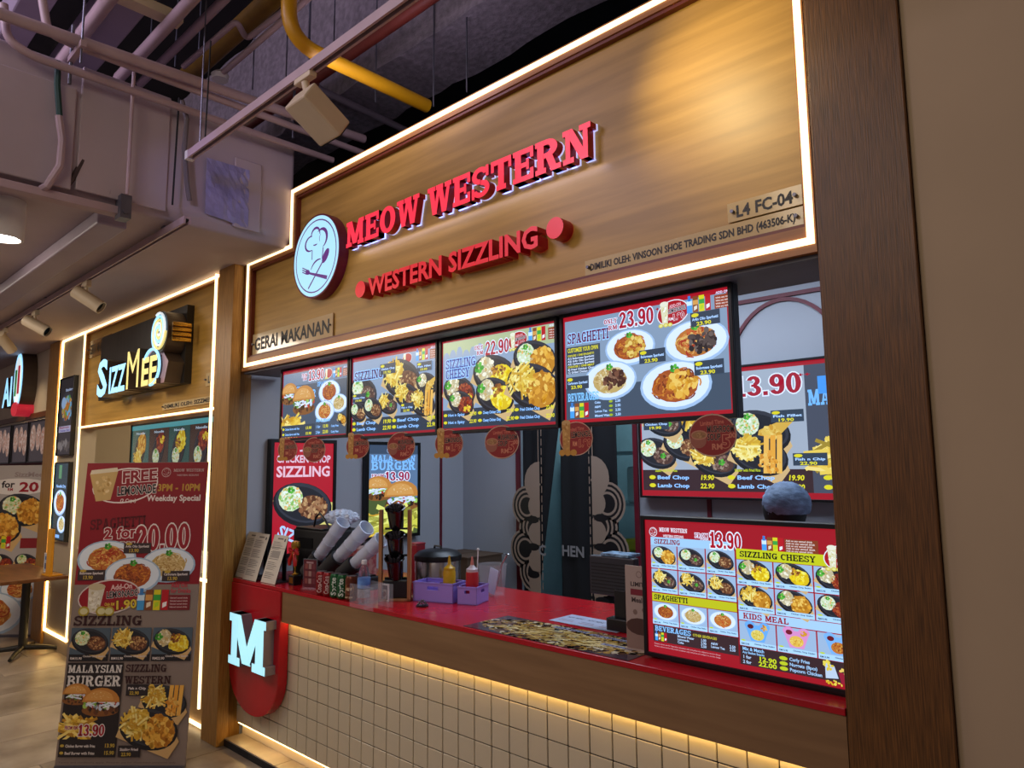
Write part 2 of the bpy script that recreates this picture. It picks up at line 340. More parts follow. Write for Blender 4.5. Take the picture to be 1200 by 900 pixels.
                s.poly([(X - r * .4, Y - r * .3), (X - r * .1, Y - r * .36), (X + r * .6, Y + r * .3), (X + r * .5, Y + r * .42), (X - r * .3, Y + r * .12)], 'dfae42', L + 6); s.pile(X, Y, r * .26, r * .2, ('f2cf6a', 'd69a2c', 'e8bc50'), n(36), r * .08, L + 8)
            elif what == 'stick':
                for q in (-.16, .02, .2):
                    s.poly([(X + r * q, Y - r * .4), (X + r * (q + .15), Y - r * .4), (X + r * (q + .2), Y + r * .62), (X + r * (q + .06), Y + r * .62)], ('f0a838', 'e2922a', 'f6ba50')[int(q * 10) % 3], L + 8)
                s.pile(X, Y - r * .1, r * .3, r * .34, ('f6c45e', 'd98a22', 'eea238'), n(36), r * .06, L + 9)
        blob(-.44, .06, left); blob(.36, -.04, right); s.up(26)
    def burger(s, cx, cy, r, two=1):
        L = s.lv
        def bun(x, y, k):
            s.ell(x, y - .34 * k, k, .3 * k, '8a5524', 18, 0, L + 2); s.pile(x, y - .3 * k, .95 * k, .26 * k, ('4b2a16', '6c3d20', '5c3a18', '2e1b10'), 26, .13 * k, L + 3)
            s.pile(x, y - .06 * k, 1.02 * k, .2 * k, ('7fae3e', 'a9cf5a', 'c23a22', 'e9e4da', 'cfd8ea', '5a8a2c'), 30, .15 * k, L + 4)
            s.sticks(x, y - .06 * k, .8 * k, .18 * k, ('eef2fa', 'd9e2f0'), 12, .4 * k, .06 * k, L + 13, (-30, 30))
            s.poly([(x + k * 1.02 * math.cos(q * PI / 10), y + .08 * k + .72 * k * math.sin(q * PI / 10)) for q in range(11)], 'c98437', L + 22)
            s.poly([(x - .1 * k + k * .78 * math.cos(q * PI / 10), y + .16 * k + .52 * k * math.sin(q * PI / 10)) for q in range(11)], 'dc9d4e', L + 23)
            s.pile(x, y + .4 * k, .6 * k, .2 * k, ('f0cf90', 'e6b870'), 22, .035 * k, L + 24)
        if two: bun(cx - r * .62, cy + r * .42, r * .55)
        s.up(6); L = s.lv; bun(cx + r * .35, cy + r * .12, r * .72); s.up(34)
        L = s.lv; s.sticks(cx - r * .5, cy - r * .72, r * .85, r * .4, ('f4cf52', 'e6b534', 'ffe27c', 'cf9524', 'b98420'), 60, r * .6, r * .1, L, (-50, 40)); s.up(10)
    def drinks(s, x, y, hh, lem=0):
        w = hh * .34; L = s.lv
        for i, (c, c2) in enumerate((('4aa3e0', 'd9eefb'), ('8a4a22', 'e0a04a'), ('e4d51c', '3aa63c'), ('c0141e', 'c0141e'))):
            X = x + i * w * 1.15; s.rect(X, y, w, hh * (.78 if i == 0 else .95), c, 0); s.poly([(X, y + hh * .45), (X + w, y + hh * .45), (X + w, y + hh * .72), (X, y + hh * .72)], c2, L + 1)
            s.poly([(X + w * .25, y + hh * .7), (X + w * .75, y + hh * .7), (X + w * .75, y + hh * 1.02), (X + w * .25, y + hh * 1.02)] if i == 0 else [(X + w * .2, y + hh * .1), (X + w * .8, y + hh * .2), (X + w * .8, y + hh * .4), (X + w * .2, y + hh * .34)], ('3d7fc4', 'f3e0c0', 'b8d820', 'f6f2f0')[i], L + 2)
        s.up(3)
    def lemonade(s, cx, cy, r, words=1):
        # the red oval with a tall cup of lemonade and lemons
        s.ell(cx, cy, r * 1.12, r * .8, 'f4f1ea', 24, 8); s.up(); s.ell(cx, cy, r * 1.06, r * .74, 'b3121c', 24, 8); s.up()
        if words:
            s.text('ADD-ON', cx - r * .2, cy + r * .3, r * .2, 'f3b8b8', b=1, w=r * .8, rot=6); s.text('LEMONADE', cx - r * .32, cy - r * .02, r * .26, '1a1416', b=1, ol=(.1, 'f7f3ea'), w=r * 1.22, rot=6); s.text('1.90', cx - r * .02, cy - r * .5, r * .38, 'b3121c', b=1, ol=(.1, 'f7e6e0'), w=r * .84, rot=6); s.text('RM', cx - r * .3, cy - r * .46, r * .18, 'f7e6e0', b=1)
        s.poly([(cx - r * .72, cy - r * .7), (cx - r * .36, cy - r * .7), (cx - r * .3, cy + r * .6), (cx - r * .86, cy + r * .6)], 'e9dfae'); s.up(); s.ell(cx - r * .58, cy + r * .62, r * .3, r * .16, 'f2ecc8', 12, 0); s.pile(cx - r * .56, cy, r * .2, r * .5, ('f6f0cc', 'd8cc84', 'fffbe6'), 24, r * .08, s.lv + 1); s.up(12)
        for dx in (-.85, -.5, -.2): s.ell(cx + dx * r, cy - r * .72, r * .17, r * .13, 'd9c434', 10, 0); s.ell(cx + dx * r, cy - r * .72, r * .11, r * .08, 'f1e78a', 10, 0, s.lv + 1)
        s.up(2)
    def logo(s, cx, cy, r, c, bg, full=0):
        def ring(R, t, cc):
            n = 40 if full else 20; P = [(cx + R * math.cos(2 * PI * i / n), cy + R * math.sin(2 * PI * i / n)) for i in range(n)]; Q = [(cx + (R - t) * math.cos(2 * PI * i / n), cy + (R - t) * math.sin(2 * PI * i / n)) for i in range(n)]
            s.put(P + Q, [(i, (i + 1) % n, n + (i + 1) % n, n + i) for i in range(n)], cc)
        ring(r * .86, r * .03 if full else r * .12, c); s.up()
        def arc(x, y, a, b2, q0, q1, t, t2=None):
            n = 12; t2 = t if t2 is None else t2; P = []; Q = []
            for i in range(n + 1):
                q = math.radians(q0 + (q1 - q0) * i / n); k = (t + (t2 - t) * math.sin(PI * i / n)) ; P.append((cx + r * (x + a * math.cos(q)), cy + r * (y + b2 * math.sin(q)))); Q.append((cx + r * (x + (a - k) * math.cos(q)), cy + r * (y + (b2 - k) * math.sin(q))))
            s.put(P + Q, [(i, i + 1, n + 2 + i, n + 1 + i) for i in range(n)], c)
        arc(-.24, .34, .24, .19, 70, 290, .02, .06); arc(-.02, .52, .2, .18, -10, 190, .03, .06); arc(.24, .38, .26, .24, -75, 130, .02, .09)
        s.poly([(cx - .16 * r, cy + .17 * r), (cx - .13 * r, cy + .17 * r), (cx - .13 * r, cy - .06 * r), (cx - .16 * r, cy - .06 * r)], c)
        s.poly([(cx + .3 * r, cy + .14 * r), (cx + .335 * r, cy + .14 * r), (cx + .3 * r, cy - .12 * r), (cx + .265 * r, cy - .12 * r)], c)
        arc(.12, -.36, .32, .27, 70, 165, .02, .045); arc(-.02, .3, .1, .05, 200, 330, .02, .035); arc(.3, .38, .16, .14, 130, 210, .01, .02); s.up()
        def bar(x0, y0, x1, y1, w0, w1):
            dx, dy = x1 - x0, y1 - y0; l = math.hypot(dx, dy); nx, ny = -dy / l, dx / l
            s.poly([(cx + r * (x0 + nx * w0), cy + r * (y0 + ny * w0)), (cx + r * (x0 - nx * w0), cy + r * (y0 - ny * w0)), (cx + r * (x1 - nx * w1), cy + r * (y1 - ny * w1)), (cx + r * (x1 + nx * w1), cy + r * (y1 + ny * w1))], c)
        bar(-.28, -.72, .3, -.2, .022, .02); s.ell(cx + .42 * r, cy - .08 * r, r * .19, r * .1, c, 16, 48)
        s.up(); bar(.5, -.6, -.3, -.34, .045, .022); s.ell(cx - .32 * r, cy - .32 * r, r * .1, r * .06, c, 12, -20)
        for k in (-.05, 0, .05): bar(-.36, -.31 + k, -.56, -.22 + k, .014, .012)
        s.up()
    def obj(s, name, m, parent=None, M=None):
        if s.w: s.v = [(min(max(q[0], 0), s.w), q[1], min(max(q[2], 0), s.h)) for q in s.v]
        me = bpy.data.meshes.new(name); me.from_pydata(s.v, [], s.f); me.materials.append(m)
        a = me.color_attributes.new('Col', 'FLOAT_COLOR', 'POINT'); a.data.foreach_set('color', np.array(s.c, dtype=np.float32).ravel())
        # every piece of the print faces the viewer of the print
        me.update(); nrm = np.zeros(len(me.polygons) * 3, dtype=np.float32); me.polygons.foreach_get('normal', nrm)
        bad = [i for i in range(len(me.polygons)) if nrm[i * 3 + 1] > 0]
        if bad:
            bm = bmesh.new(); bm.from_mesh(me); bm.faces.ensure_lookup_table(); bmesh.ops.reverse_faces(bm, faces=[bm.faces[i] for i in bad]); bm.to_mesh(me); bm.free()
        o = bpy.data.objects.new(name, me); COL.objects.link(o)
        if parent: o.parent = parent
        if M: o.matrix_local = M
        return o
SPAG = {'bolo': ('a8501c', 'c8701f', 'd98a30', '7d3412', 'b55a22'), 'carb': ('c9a860', 'e4cc90', 'f0dfae', 'b98f4a', 'd8b878'), 'olio': ('c0742a', 'e0a050', 'd2602a', 'b03418', 'e8b860')}
KIDS = {'kid1': ('6fb0e6', '5a1420', ('e8cf5c', 'd9b23a', 'f3e08a')), 'kid2': ('e693c0', '7a1628', ('f0c04a', 'd9952a', 'f7d66c')), 'kid3': ('7fb8ea', '6a1420', ('c8742a', '9a3e18', 'd9a23a'))}
def screen_label(p, x, y, w, hh, name, price, bg='33404c'):
    p.rect(x, y, w, hh, bg); p.ell(x + w * .16, y + hh * .8, w * .13, hh * .14, 'e8d820', 10); p.text(name, x + w * .06, y + hh * .42, hh * .2, 'bfe0ff', b=1, w=w * .88); p.text(price, x + w * .2, y + hh * .06, hh * .26, 'f0e020', b=1, w=w * .5); p.up()
def price_row(p, x, y, w, hh, name, price):
    p.ell(x + hh * .9, y + hh * .4, hh * .8, hh * .45, 'e8d820', 10); p.text(name, x + hh * 2.1, y, hh * .8, '9fd0ff', b=1, w=w * .5); p.text(price, x + w, y - hh * .1, hh, 'f0e020', b=1, w=w * .2, al='r', shear=.15)
# ---------------------------------------------------------------- the menu pictures, each drawn in its own metres, origin at lower left
GREY = '8d9fb0'; NAVY = '2c3844'; RED = 'b01220'; BR = '3a2426'
def add_on(p, x, y, hh):
    p.drinks(x, y, hh); X = x + hh * 1.75
    p.rect(X, y, hh * 1.5, hh * .78, '9c3f1e')
    for k in range(4): p.text('With any main meal', X + hh * .08, y + hh * (.58 - k * .17), hh * .09, 'f4dcc8', b=1, w=hh * (1.2 - .15 * (k % 2)))
    p.text('ADD ON', X + hh * .1, y + hh * .85, hh * .14, 'f2e4f0', b=1)
def pic_burger_wide(w, H):
    p = Print(w, H, 'a01624'); p.rect(.008, .006, w - .016, H - .026, '4a5560')
    p.rect(.008, H * .76, w - .016, H * .19, '6d7f90'); p.text('FROM', .22, H * .865, .022, 'b0142a', 1, ol=(.12, 'f2f6fb'), w=.06); p.text('RM', .235, H * .82, .018, 'b0142a', 1, ol=(.12, 'f2f6fb'), w=.04)
    p.text('13.90', .3, H * .8, .06, 'b0142a', 1, ol=(.07, 'f2f6fb'), w=.16); p.lemonade(w * .72, H * .86, .036, 0); add_on(p, w * .79, H * .79, .055)
    p.text('MALAYSIAN', .02, H * .66, .035, '7cc2f4', 1, w=.24); p.text('BURGER', .17, H * .56, .045, '8accf8', 1, w=.21)
    p.text('SPAGHETTI', w * .56, H * .7, .026, '7cc2f4', 1, w=.17)
    p.burger(.19, .19, .17); p.dish(w * .74, H * .6, .11, 'bolo'); p.dish(w * .88, H * .43, .085, 'carb'); p.dish(w * .68, H * .34, .1, 'olio')
    p.rect(.008, .006, w * .53, H * .17, '39434c'); p.text('MIX & MATCH', w * .56, H * .2, .022, '8accf8', 1, w=.12) if 0 else p.text('Mix & Match', w * .56, H * .2, .02, '8accf8', b=1)
    for k in range(2):
        price_row(p, .015, .048 - k * .032, .33, .016, 'Chicken Burger with Fries', ('13.90', '15.90')[k]); p.text(('1 for', '2 for')[k], w * .56, .048 - k * .032, .016, '9fd0ff', b=1); p.text(('12.90', '22.00')[k], w * .66, .048 - k * .032, .018, 'f0e020', b=1); p.text('Curly Fries', w * .78, .048 - k * .032, .012, '9fd0ff', b=1)
    p.dish(w * .93, H * .22, .045, 'fries-fried'); return p
def pic_sizzling(w, H):
    p = Print(w, H, 'a01624'); p.rect(.008, .012, w - .016, H - .034, GREY); p.rect(.008, .012, w - .016, H * .19, NAVY)
    p.lemonade(w * .68, H * .88, .034, 0); add_on(p, w * .78, H * .83, .06)
    for x, y, r, k in ((.15, .56, .13, 'rice-beef'), (.62, .66, .16, 'fries-meat'), (.9, .56, .085, 'mac-fish'), (.46, .38, .085, 'fries-beef'), (.68, .45, .1, 'fries-meat'), (.09, .31, .08, 'rice-meat'), (.28, .34, .09, 'rice-meat'), (.86, .34, .1, 'fries-stick')):
        p.dish(x * w, y * H, r * w / .72, k)
    p.text('SIZZLING', .03, H * .7, .048, '4a2a58', 1, ol=(.09, 'a8d4f6'), w=.25)
    screen_label(p, w * .37, H * .73, .13, .055, 'Chicken Chop', '19.90'); screen_label(p, w * .02, H * .43, .12, .045, 'Chicken Chop', '19.90'); screen_label(p, w * .8, H * .7, .11, .045, 'Fish Fillet', '19.90'); screen_label(p, w * .62, H * .25, .1, .045, 'Fish n Chip', '22.90')
    for i, x in enumerate((.02, .52)):
        for k in range(2): price_row(p, x * w, .062 - k * .032, .34, .02, ('Beef Chop', 'Lamb Chop')[k], ('19.90', '22.90')[k])
    return p
def pic_cheesy(w, H):
    p = Print(w, H, 'a01624'); p.rect(.006, .012, w - .012, H - .02, '94a5b4'); p.rect(.006, H * .79, w - .012, H * .19, 'b6bf8a')
    for k in range(12): p.ell(.03 + k * .045, H * .79, .024, .035 + .01 * (k % 3), '94a5b4', 10)
    p.up(); p.rect(.006, .012, w - .012, H * .2, NAVY)
    p.text('ONLY', .22, H * .845, .02, 'b0142a', 1, ol=(.12, 'f2f6fb'), w=.055); p.text('RM', .235, H * .79, .018, 'b0142a', 1, ol=(.12, 'f2f6fb'), w=.04); p.text('22.90', .29, H * .77, .062, 'b0142a', 1, ol=(.07, 'f2f6fb'), w=.145)
    p.lemonade(w * .7, H * .87, .05, 1); add_on(p, w * .79, H * .83, .062)
    for x, y, r, k in ((.17, .43, .115, 'mac-spicy'), (.5, .56, .145, 'mac-cheese'), (.19, .3, .09, 'mac-spicy'), (.5, .35, .125, 'mac-cheese'), (.84, .66, .13, 'rice-fried'), (.82, .4, .155, 'fries-fried')):
        p.dish(x * w, y * H, r * w / .72, k)
    p.text('SIZZLING', .03, H * .68, .044, '4a4a8a', 1, ol=(.09, 'a8d4f6'), w=.2); p.text('CHEESY', .03, H * .57, .044, '4a4a8a', 1, ol=(.09, 'a8d4f6'), w=.16)
    for i, (x, n) in enumerate(((.02, 'Hot n Spicy'), (.35, 'Cheesy Chicken Chop'), (.67, 'Fried Chicken Chop'))):
        for k in range(2): price_row(p, x * w, .066 - k * .034, .22, .016, n, '22.90')
    return p
def pic_spag(w, H):
    p = Print(w, H, 'b01220'); p.rect(.008, .014, w - .016, H - .032, '8a9caa'); p.rect(.008, .014, w - .016, H * .29, '44525e')
    p.text('SPAGHETTI', .02, H * .74, .042, '6a2a48', 1, ol=(.09, 'a8d4f6'), w=.2); p.text('ONLY', .2, H * .87, .018, 'b0142a', 1, ol=(.12, 'f2f6fb'), w=.06); p.text('RM', .22, H * .81, .018, 'b0142a', 1, ol=(.12, 'f2f6fb'), w=.04)
    p.text('23.90', .27, H * .81, .062, 'b0142a', 1, ol=(.07, 'f2f6fb'), w=.15); p.text('++', .43, H * .9, .02, 'b0142a', 1, w=.03); p.lemonade(w * .7, H * .87, .058, 1); add_on(p, w * .78, H * .84, .06)
    p.rect(.014, H * .46, .165, H * .25, '3a4650'); p.text('CUSTOMIZE YOUR OWN', .02, H * .66, .017, 'f0e020', b=1, w=.15)
    for k in range(7): p.text(('CHOOSE 1 ONE SPAGHETTI', 'A1) Bolognese Spaghetti', 'A2) Aglio Olio Spaghetti', 'A3) Carbonara Spaghetti', 'CHOOSE 1 ONE MEAT', 'B) Fried Chicken Chop', 'C) Grilled Chicken Chop')[k], .02, H * (.62 - .026 * k), .008, 'f0e020' if k in (0, 4) else 'e4eef8', b=1, w=.13)
    for x, y, r, k, t in ((.44, .63, .155, 'bolo', 'fish'), (.82, .6, .175, 'olio', 'beef'), (.31, .36, .17, 'carb', 'meat'), (.7, .26, .2, 'bolo', 'fried')):
        cx, cy, R = x * w, y * H, r * w; p.dish(cx, cy, R, k, d=1.3); L = p.lv
        c = {'fish': ('dfae42', 'f2cf6a', 'c8902c'), 'beef': ('3c302c', '55463e', '2a201e', '6e5c50'), 'meat': ('5a3424', '7a4c34', '432418', '8e6448'), 'fried': ('e6a231', 'f2b843', 'cf8a1e', 'f8c95c')}[t]
        p.pile(cx + R * .2, cy, R * .42, R * .34, c, 60, R * .1, L); p.up(10)
    for x, y, n in ((.5, .47, 'Bolognese Spaghetti'), (.8, .72, 'Aglio Olio Spaghetti'), (.02, .31, 'Carbonara Spaghetti'), (.81, .32, 'Bolognese Spaghetti')): screen_label(p, x * w, y * H, .11, .05, n, '23.90')
    p.text('BEVERAGES', .02, H * .2, .032, '8accf8', 1, w=.15); p.drinks(.03, .02, .06)
    for k in range(4): p.text(('Coke', 'A&W', 'Lemon Tea', 'Mineral Water')[k], .15, .07 - .017 * k, .009, 'bfe0ff', b=1); p.ell(.225, .074 - .017 * k, .009, .005, 'a8b820', 8); p.text('2.50', .245, .07 - .017 * k, .01, 'bfe0ff', b=1)
    p.up(); return p
def pic_counter(w, H):
    p = Print(w, H, 'a8101e'); u = w / 100; v = H / 60
    p.logo(4.5 * u, 54.5 * v, 2.6 * u, 'f4e4e0', 'a8101e'); p.text('MEOW WESTERN', 8 * u, 54.8 * v, 1.9 * v, 'f4e4e0', 1, w=15 * u); p.text('WESTERN SIZZLING', 10 * u, 52.4 * v, 1.2 * v, 'f4e4e0', b=1, w=11 * u)
    p.text('FROM', 27 * u, 53.2 * v, 1.9 * v, 'a8101e', 1, ol=(.14, 'f4f4f8'), w=6.5 * u); p.text('RM', 30 * u, 50.8 * v, 1.7 * v, 'a8101e', 1, ol=(.14, 'f4f4f8'), w=3.5 * u); 
    p.rect(3 * u, 48.6 * v, 43 * u, 3.6 * v, 'a9d0e6'); p.text('SIZZLING', 5 * u, 49.2 * v, 2.2 * v, '8e1524', 1, w=14 * u); p.text('13.90', 34.6 * u, 49.2 * v, 7 * v, 'b3121f', 1, ol=(.08, 'f6f6fa'), w=15 * u)
    p.drinks(59 * u, 49.6 * v, 6 * v); p.rect(69 * u, 49.6 * v, 14 * u, 5.4 * v, '8c3a1c')
    for k in range(5): p.text('Add on any canned drink', 69.6 * u, (54 - k * 1.0) * v, .7 * v, 'f0d8c4', b=1, w=(11 + k % 2) * u)
    p.rect(47 * u, 45.4 * v, 50 * u, 4.4 * v, 'cfd014'); p.text('SIZZLING CHEESY', 48.6 * u, 46.4 * v, 2.5 * v, '17160c', 1, w=33 * u)
    def cell(x, y, cw, ch, kind):
        L0 = p.lv; p.rect(x, y, cw, ch, 'a4bccf'); p.dish(x + cw * .5, y + ch * .58, cw * .47, kind, -15, .8, 1); p.rect(x, y, cw, ch * .2, 'b6dcf0'); p.text('RM15.90', x + cw * .04, y + ch * .05, ch * .07, '20303c', b=1); p.text('Chicken Chop Sizzling', x + cw * .4, y + ch * .1, ch * .055, '20303c', b=1, w=cw * .56); p.ell(x + cw * .1, y + ch * .22, cw * .07, ch * .035, 'c8d830', 8); p.lv = L0
    cw = 14 * u; ks = ['rice-fried', 'rice-beef', 'rice-meat', 'fries-beef', 'fries-beef', 'fries-meat']
    for i in range(6): cell((3 + (i % 3) * 14.6) * u, (38.2 - (i // 3) * 10.9) * v, cw, 10.4 * v, ks[i])
    p.up(36); p.rect(3 * u, 23.2 * v, 43.2 * u, 3.6 * v, 'c8c416'); p.text('SPAGHETTI', 4 * u, 23.9 * v, 2.3 * v, '17160c', 1, w=18 * u)
    for i, k in enumerate(('bolo', 'carb', 'olio')): cell((3 + i * 14.6) * u, 12.9 * v, cw, 10 * v, k)
    ks = ['mac-cheese', 'mac-cheese', 'mac-spicy', 'fries-fried', 'mac-fried', 'rice-spicy']; cw = 16.2 * u
    for i in range(6): cell((47 + (i % 3) * 16.8) * u, (35.0 - (i // 3) * 10.7) * v, cw, 10.2 * v, ks[i])
    p.rect(47 * u, 20.4 * v, 50 * u, 3.6 * v, 'b0d4ea'); p.text('KIDS MEAL', 49 * u, 21 * v, 2.4 * v, 'a01624', 1, w=20 * u)
    for i, k in enumerate(('kid1', 'kid2', 'kid3')): cell((47 + i * 16.8) * u, 10 * v, cw, 10 * v, k)
    p.rect(3 * u, 5.2 * v, 43.2 * u, 7.4 * v, BR); p.rect(46.8 * u, 2.2 * v, 50.4 * u, 7.6 * v, BR)
    p.text('BEVERAGES', 4 * u, 9.9 * v, 2.3 * v, '8ec6ee', 1, w=19 * u); p.text('OTHER BEVERAGES', 24 * u, 10.2 * v, 1.1 * v, 'c8b82a', b=1, w=12 * u); p.drinks(4 * u, 5.6 * v, 4 * v)
    for k in range(3): p.text(('Mineral Water', 'Lemonade', 'Coke')[k], 16 * u, (8.6 - k * 1.3) * v, 1.0 * v, 'bcd4e6', b=1); p.text(('1.00', '2.90', '2.50')[k], 28 * u, (8.6 - k * 1.3) * v, 1.1 * v, 'bcd4e6', b=1)
    for k in range(2): p.text(('A&W', 'Lemon Tea')[k], 33 * u, (8.0 - k * 1.3) * v, 1.0 * v, 'bcd4e6', b=1); p.text('2.50', 42 * u, (8.0 - k * 1.3) * v, 1.1 * v, 'bcd4e6', b=1)
    p.text('Mix & Match', 48 * u, 8.2 * v, 1.3 * v, '9fd0ee', b=1); p.text('Any Basket Snacks', 48 * u, 6.9 * v, .9 * v, '9fd0ee', b=1)
    for k in range(2): p.text(('1 for', '2 for')[k], 48 * u, (4.9 - k * 2) * v, 1.3 * v, 'bcd4e6', b=1); p.text(('12.90', '22.00')[k], 55 * u, (4.8 - k * 2) * v, 1.8 * v, 'd8e020', b=1, w=8 * u)
    for k in range(3): p.ell(66 * u, (7.6 - k * 2) * v, 1.8 * u, .8 * v, 'c8d020', 10); p.text(('Curly Fries', 'Nuggets (8pcs)', 'Popcorn Chicken')[k], 68.5 * u, (7.1 - k * 2) * v, 1.3 * v, 'a8cce4', b=1)
    L = p.lv; x = 88 * u; p.poly([(x - 5 * u, 3 * v), (x, 3.6 * v), (x - 1.4 * u, 8 * v), (x - 5 * u, 9 * v)], 'c8d4dc', L + 1); p.poly([(x + 1 * u, 2 * v), (x + 6 * u, 2 * v), (x + 7 * u, 6 * v), (x, 6 * v)], '9c1830', L + 2)
    p.pile(x + 3.4 * u, 6.4 * v, 3.2 * u, 1.4 * v, ('e8b040', 'f4cc5c'), 20, .8 * u, L + 4); p.pile(x - 4 * u, 8 * v, 2 * u, 1.8 * v, ('e8c838', 'f6dc50'), 20, .7 * u, L + 4); p.pile(x - 2 * u, 1.8 * v, 4 * u, .8 * v, ('e8b822', 'f6d848'), 16, .6 * u, L + 4); p.up(14)
    p.lemonade(92 * u, 49 * v, 6.4 * u, 1)
    for k in range(2): p.text('Pictures shown are for illustration purposes only and prices are subject to service charge', 3.5 * u, (3.9 - k * 1.1) * v, .6 * v, 'e8b8b4', w=34 * u)
    p.rect(46.4 * u, 2.2 * v, .3 * u, 44 * v, '701018'); return p
def pic_back(w, H):
    p = Print(w, H, 'a8101e'); p.rect(.01, .035, w - .02, H - .06, 'a9b0b4'); p.rect(w * .76, .035, w * .235, H - .06, '4a4e58'); p.rect(.01, .035, w * .765, H * .17, BR)
    p.text('FROM', w * .36, H * .84, .035, 'a81a2c', 1, ol=(.1, 'eef2f8'), w=.17); p.text('RM', w * .4, H * .775, .03, 'a81a2c', 1, ol=(.1, 'eef2f8'), w=.1); p.text('13.90', w * .47, H * .77, .12, 'a81a2c', 1, ol=(.06, 'eef2f8'), w=.4); p.text('++', w * .735, H * .88, .03, 'a81a2c', 1, w=.07)
    p.text('MALAYSIAN', w * .77, H * .67, .09, '7cbcf0', 1, w=.5); p.rect(w * .81, H * .75, .05, .1, '4a9ae0')
    for x, y, r, k in ((.08, .36, .105, 'rice-beef'), (.22, .42, .105, 'rice-meat'), (.36, .3, .11, 'fries-beef'), (.32, .62, .15, 'fries-meat'), (.42, .5, .09, 'rice-meat'), (.57, .51, .13, 'rice-fish'), (.56, .33, .125, 'fries-stick'), (.12, .62, .1, 'rice-beef')):
        p.dish(x * w, y * H, r * w, k, d=1.3)
    p.burger(w * .93, H * .42, .16, 0)
    L = p.lv; p.sticks(w * .86, H * .3, .13, .12, ('f4cf52', 'e6b534', 'ffe27c', 'a88a2a'), 60, .14, .02, L, (-30, 40)); p.up(10)
    screen_label(p, w * .02, H * .55, .19, .07, 'Chicken Chop', '19.90'); screen_label(p, w * .62, H * .56, .19, .07, 'Fish Fillet', '19.90'); screen_label(p, w * .7, H * .24, .19, .07, 'Fish n Chip', '22.90')
    for i, x in enumerate((.04, .42, .81)):
        p.text('Sizzling with Fried Rice', x * w + .05, .155, .016, 'c8d020', b=1, w=.16)
        for k in range(2): price_row(p, x * w, .108 - k * .052, .46, .03, (('Beef Chop', 'Lamb Chop') if i < 2 else ('Chicken', 'Beef'))[k], ('19.90', '22.90')[k])
    return p
def pic_chop(w, H):
    p = Print(w, H, 'b41626'); p.logo(w * .33, H * .93, .022, 'f0e0e8', 'b41626'); p.text('MEOW WESTERN', w * .42, H * .92, .012, 'f0e0e8', 1, w=.12)
    p.text('CHICKEN CHOP', w * .05, H * .82, .05, 'f0c8cc', b=1, w=w * .9); p.text('SIZZLING', w * .05, H * .69, .072, 'f4c2c6', b=1, w=w * .9)
    p.poly([(0, H * .48), (w * .1, H * .5), (w, H * .44), (w, H * .22), (w * .8, H * .14), (w * .3, H * .3)], 'e3d372'); p.up()
    p.dish(w * .5, H * .44, w * .5, 'rice-meat', -14, 2.2, 0); p.text('SIZZLING', w * .08, H * .17, .075, 'b8d4f4', b=1, w=w * .9, rot=-24); return p
def pic_mburger(w, H):
    p = Print(w, H, '5f7790'); p.rect(0, H * .9, w, H * .1, '3e4c5c'); p.logo(w * .4, H * .94, .024, 'c0d4ea', '3e4c5c'); p.text('MALAYSIAN', w * .05, H * .82, .045, '86c0f2', 1, w=w * .9); p.text('BURGER', w * .05, H * .72, .066, '86c0f2', 1, w=w * .9)
    p.text('FROM', w * .06, H * .645, .022, 'a01c40', 1, ol=(.14, 'f2f4fa'), w=w * .24); p.text('RM', w * .16, H * .605, .02, 'a01c40', 1, ol=(.14, 'f2f4fa'), w=w * .13); p.text('13.90', w * .33, H * .6, .068, 'a01c40', 1, ol=(.09, 'f2f4fa'), w=w * .5)
    p.rect(0, 0, w, H * .4, '4e5a2a'); p.burger(w * .5, H * .36, w * .5); L = p.lv; p.sticks(w * .5, H * .16, w * .5, H * .14, ('d8d048', 'c2b434', 'ece870', '8f8a2c', 'a8a03a'), 90, .22, .035, L, (-25, 25)); p.up(10); return p
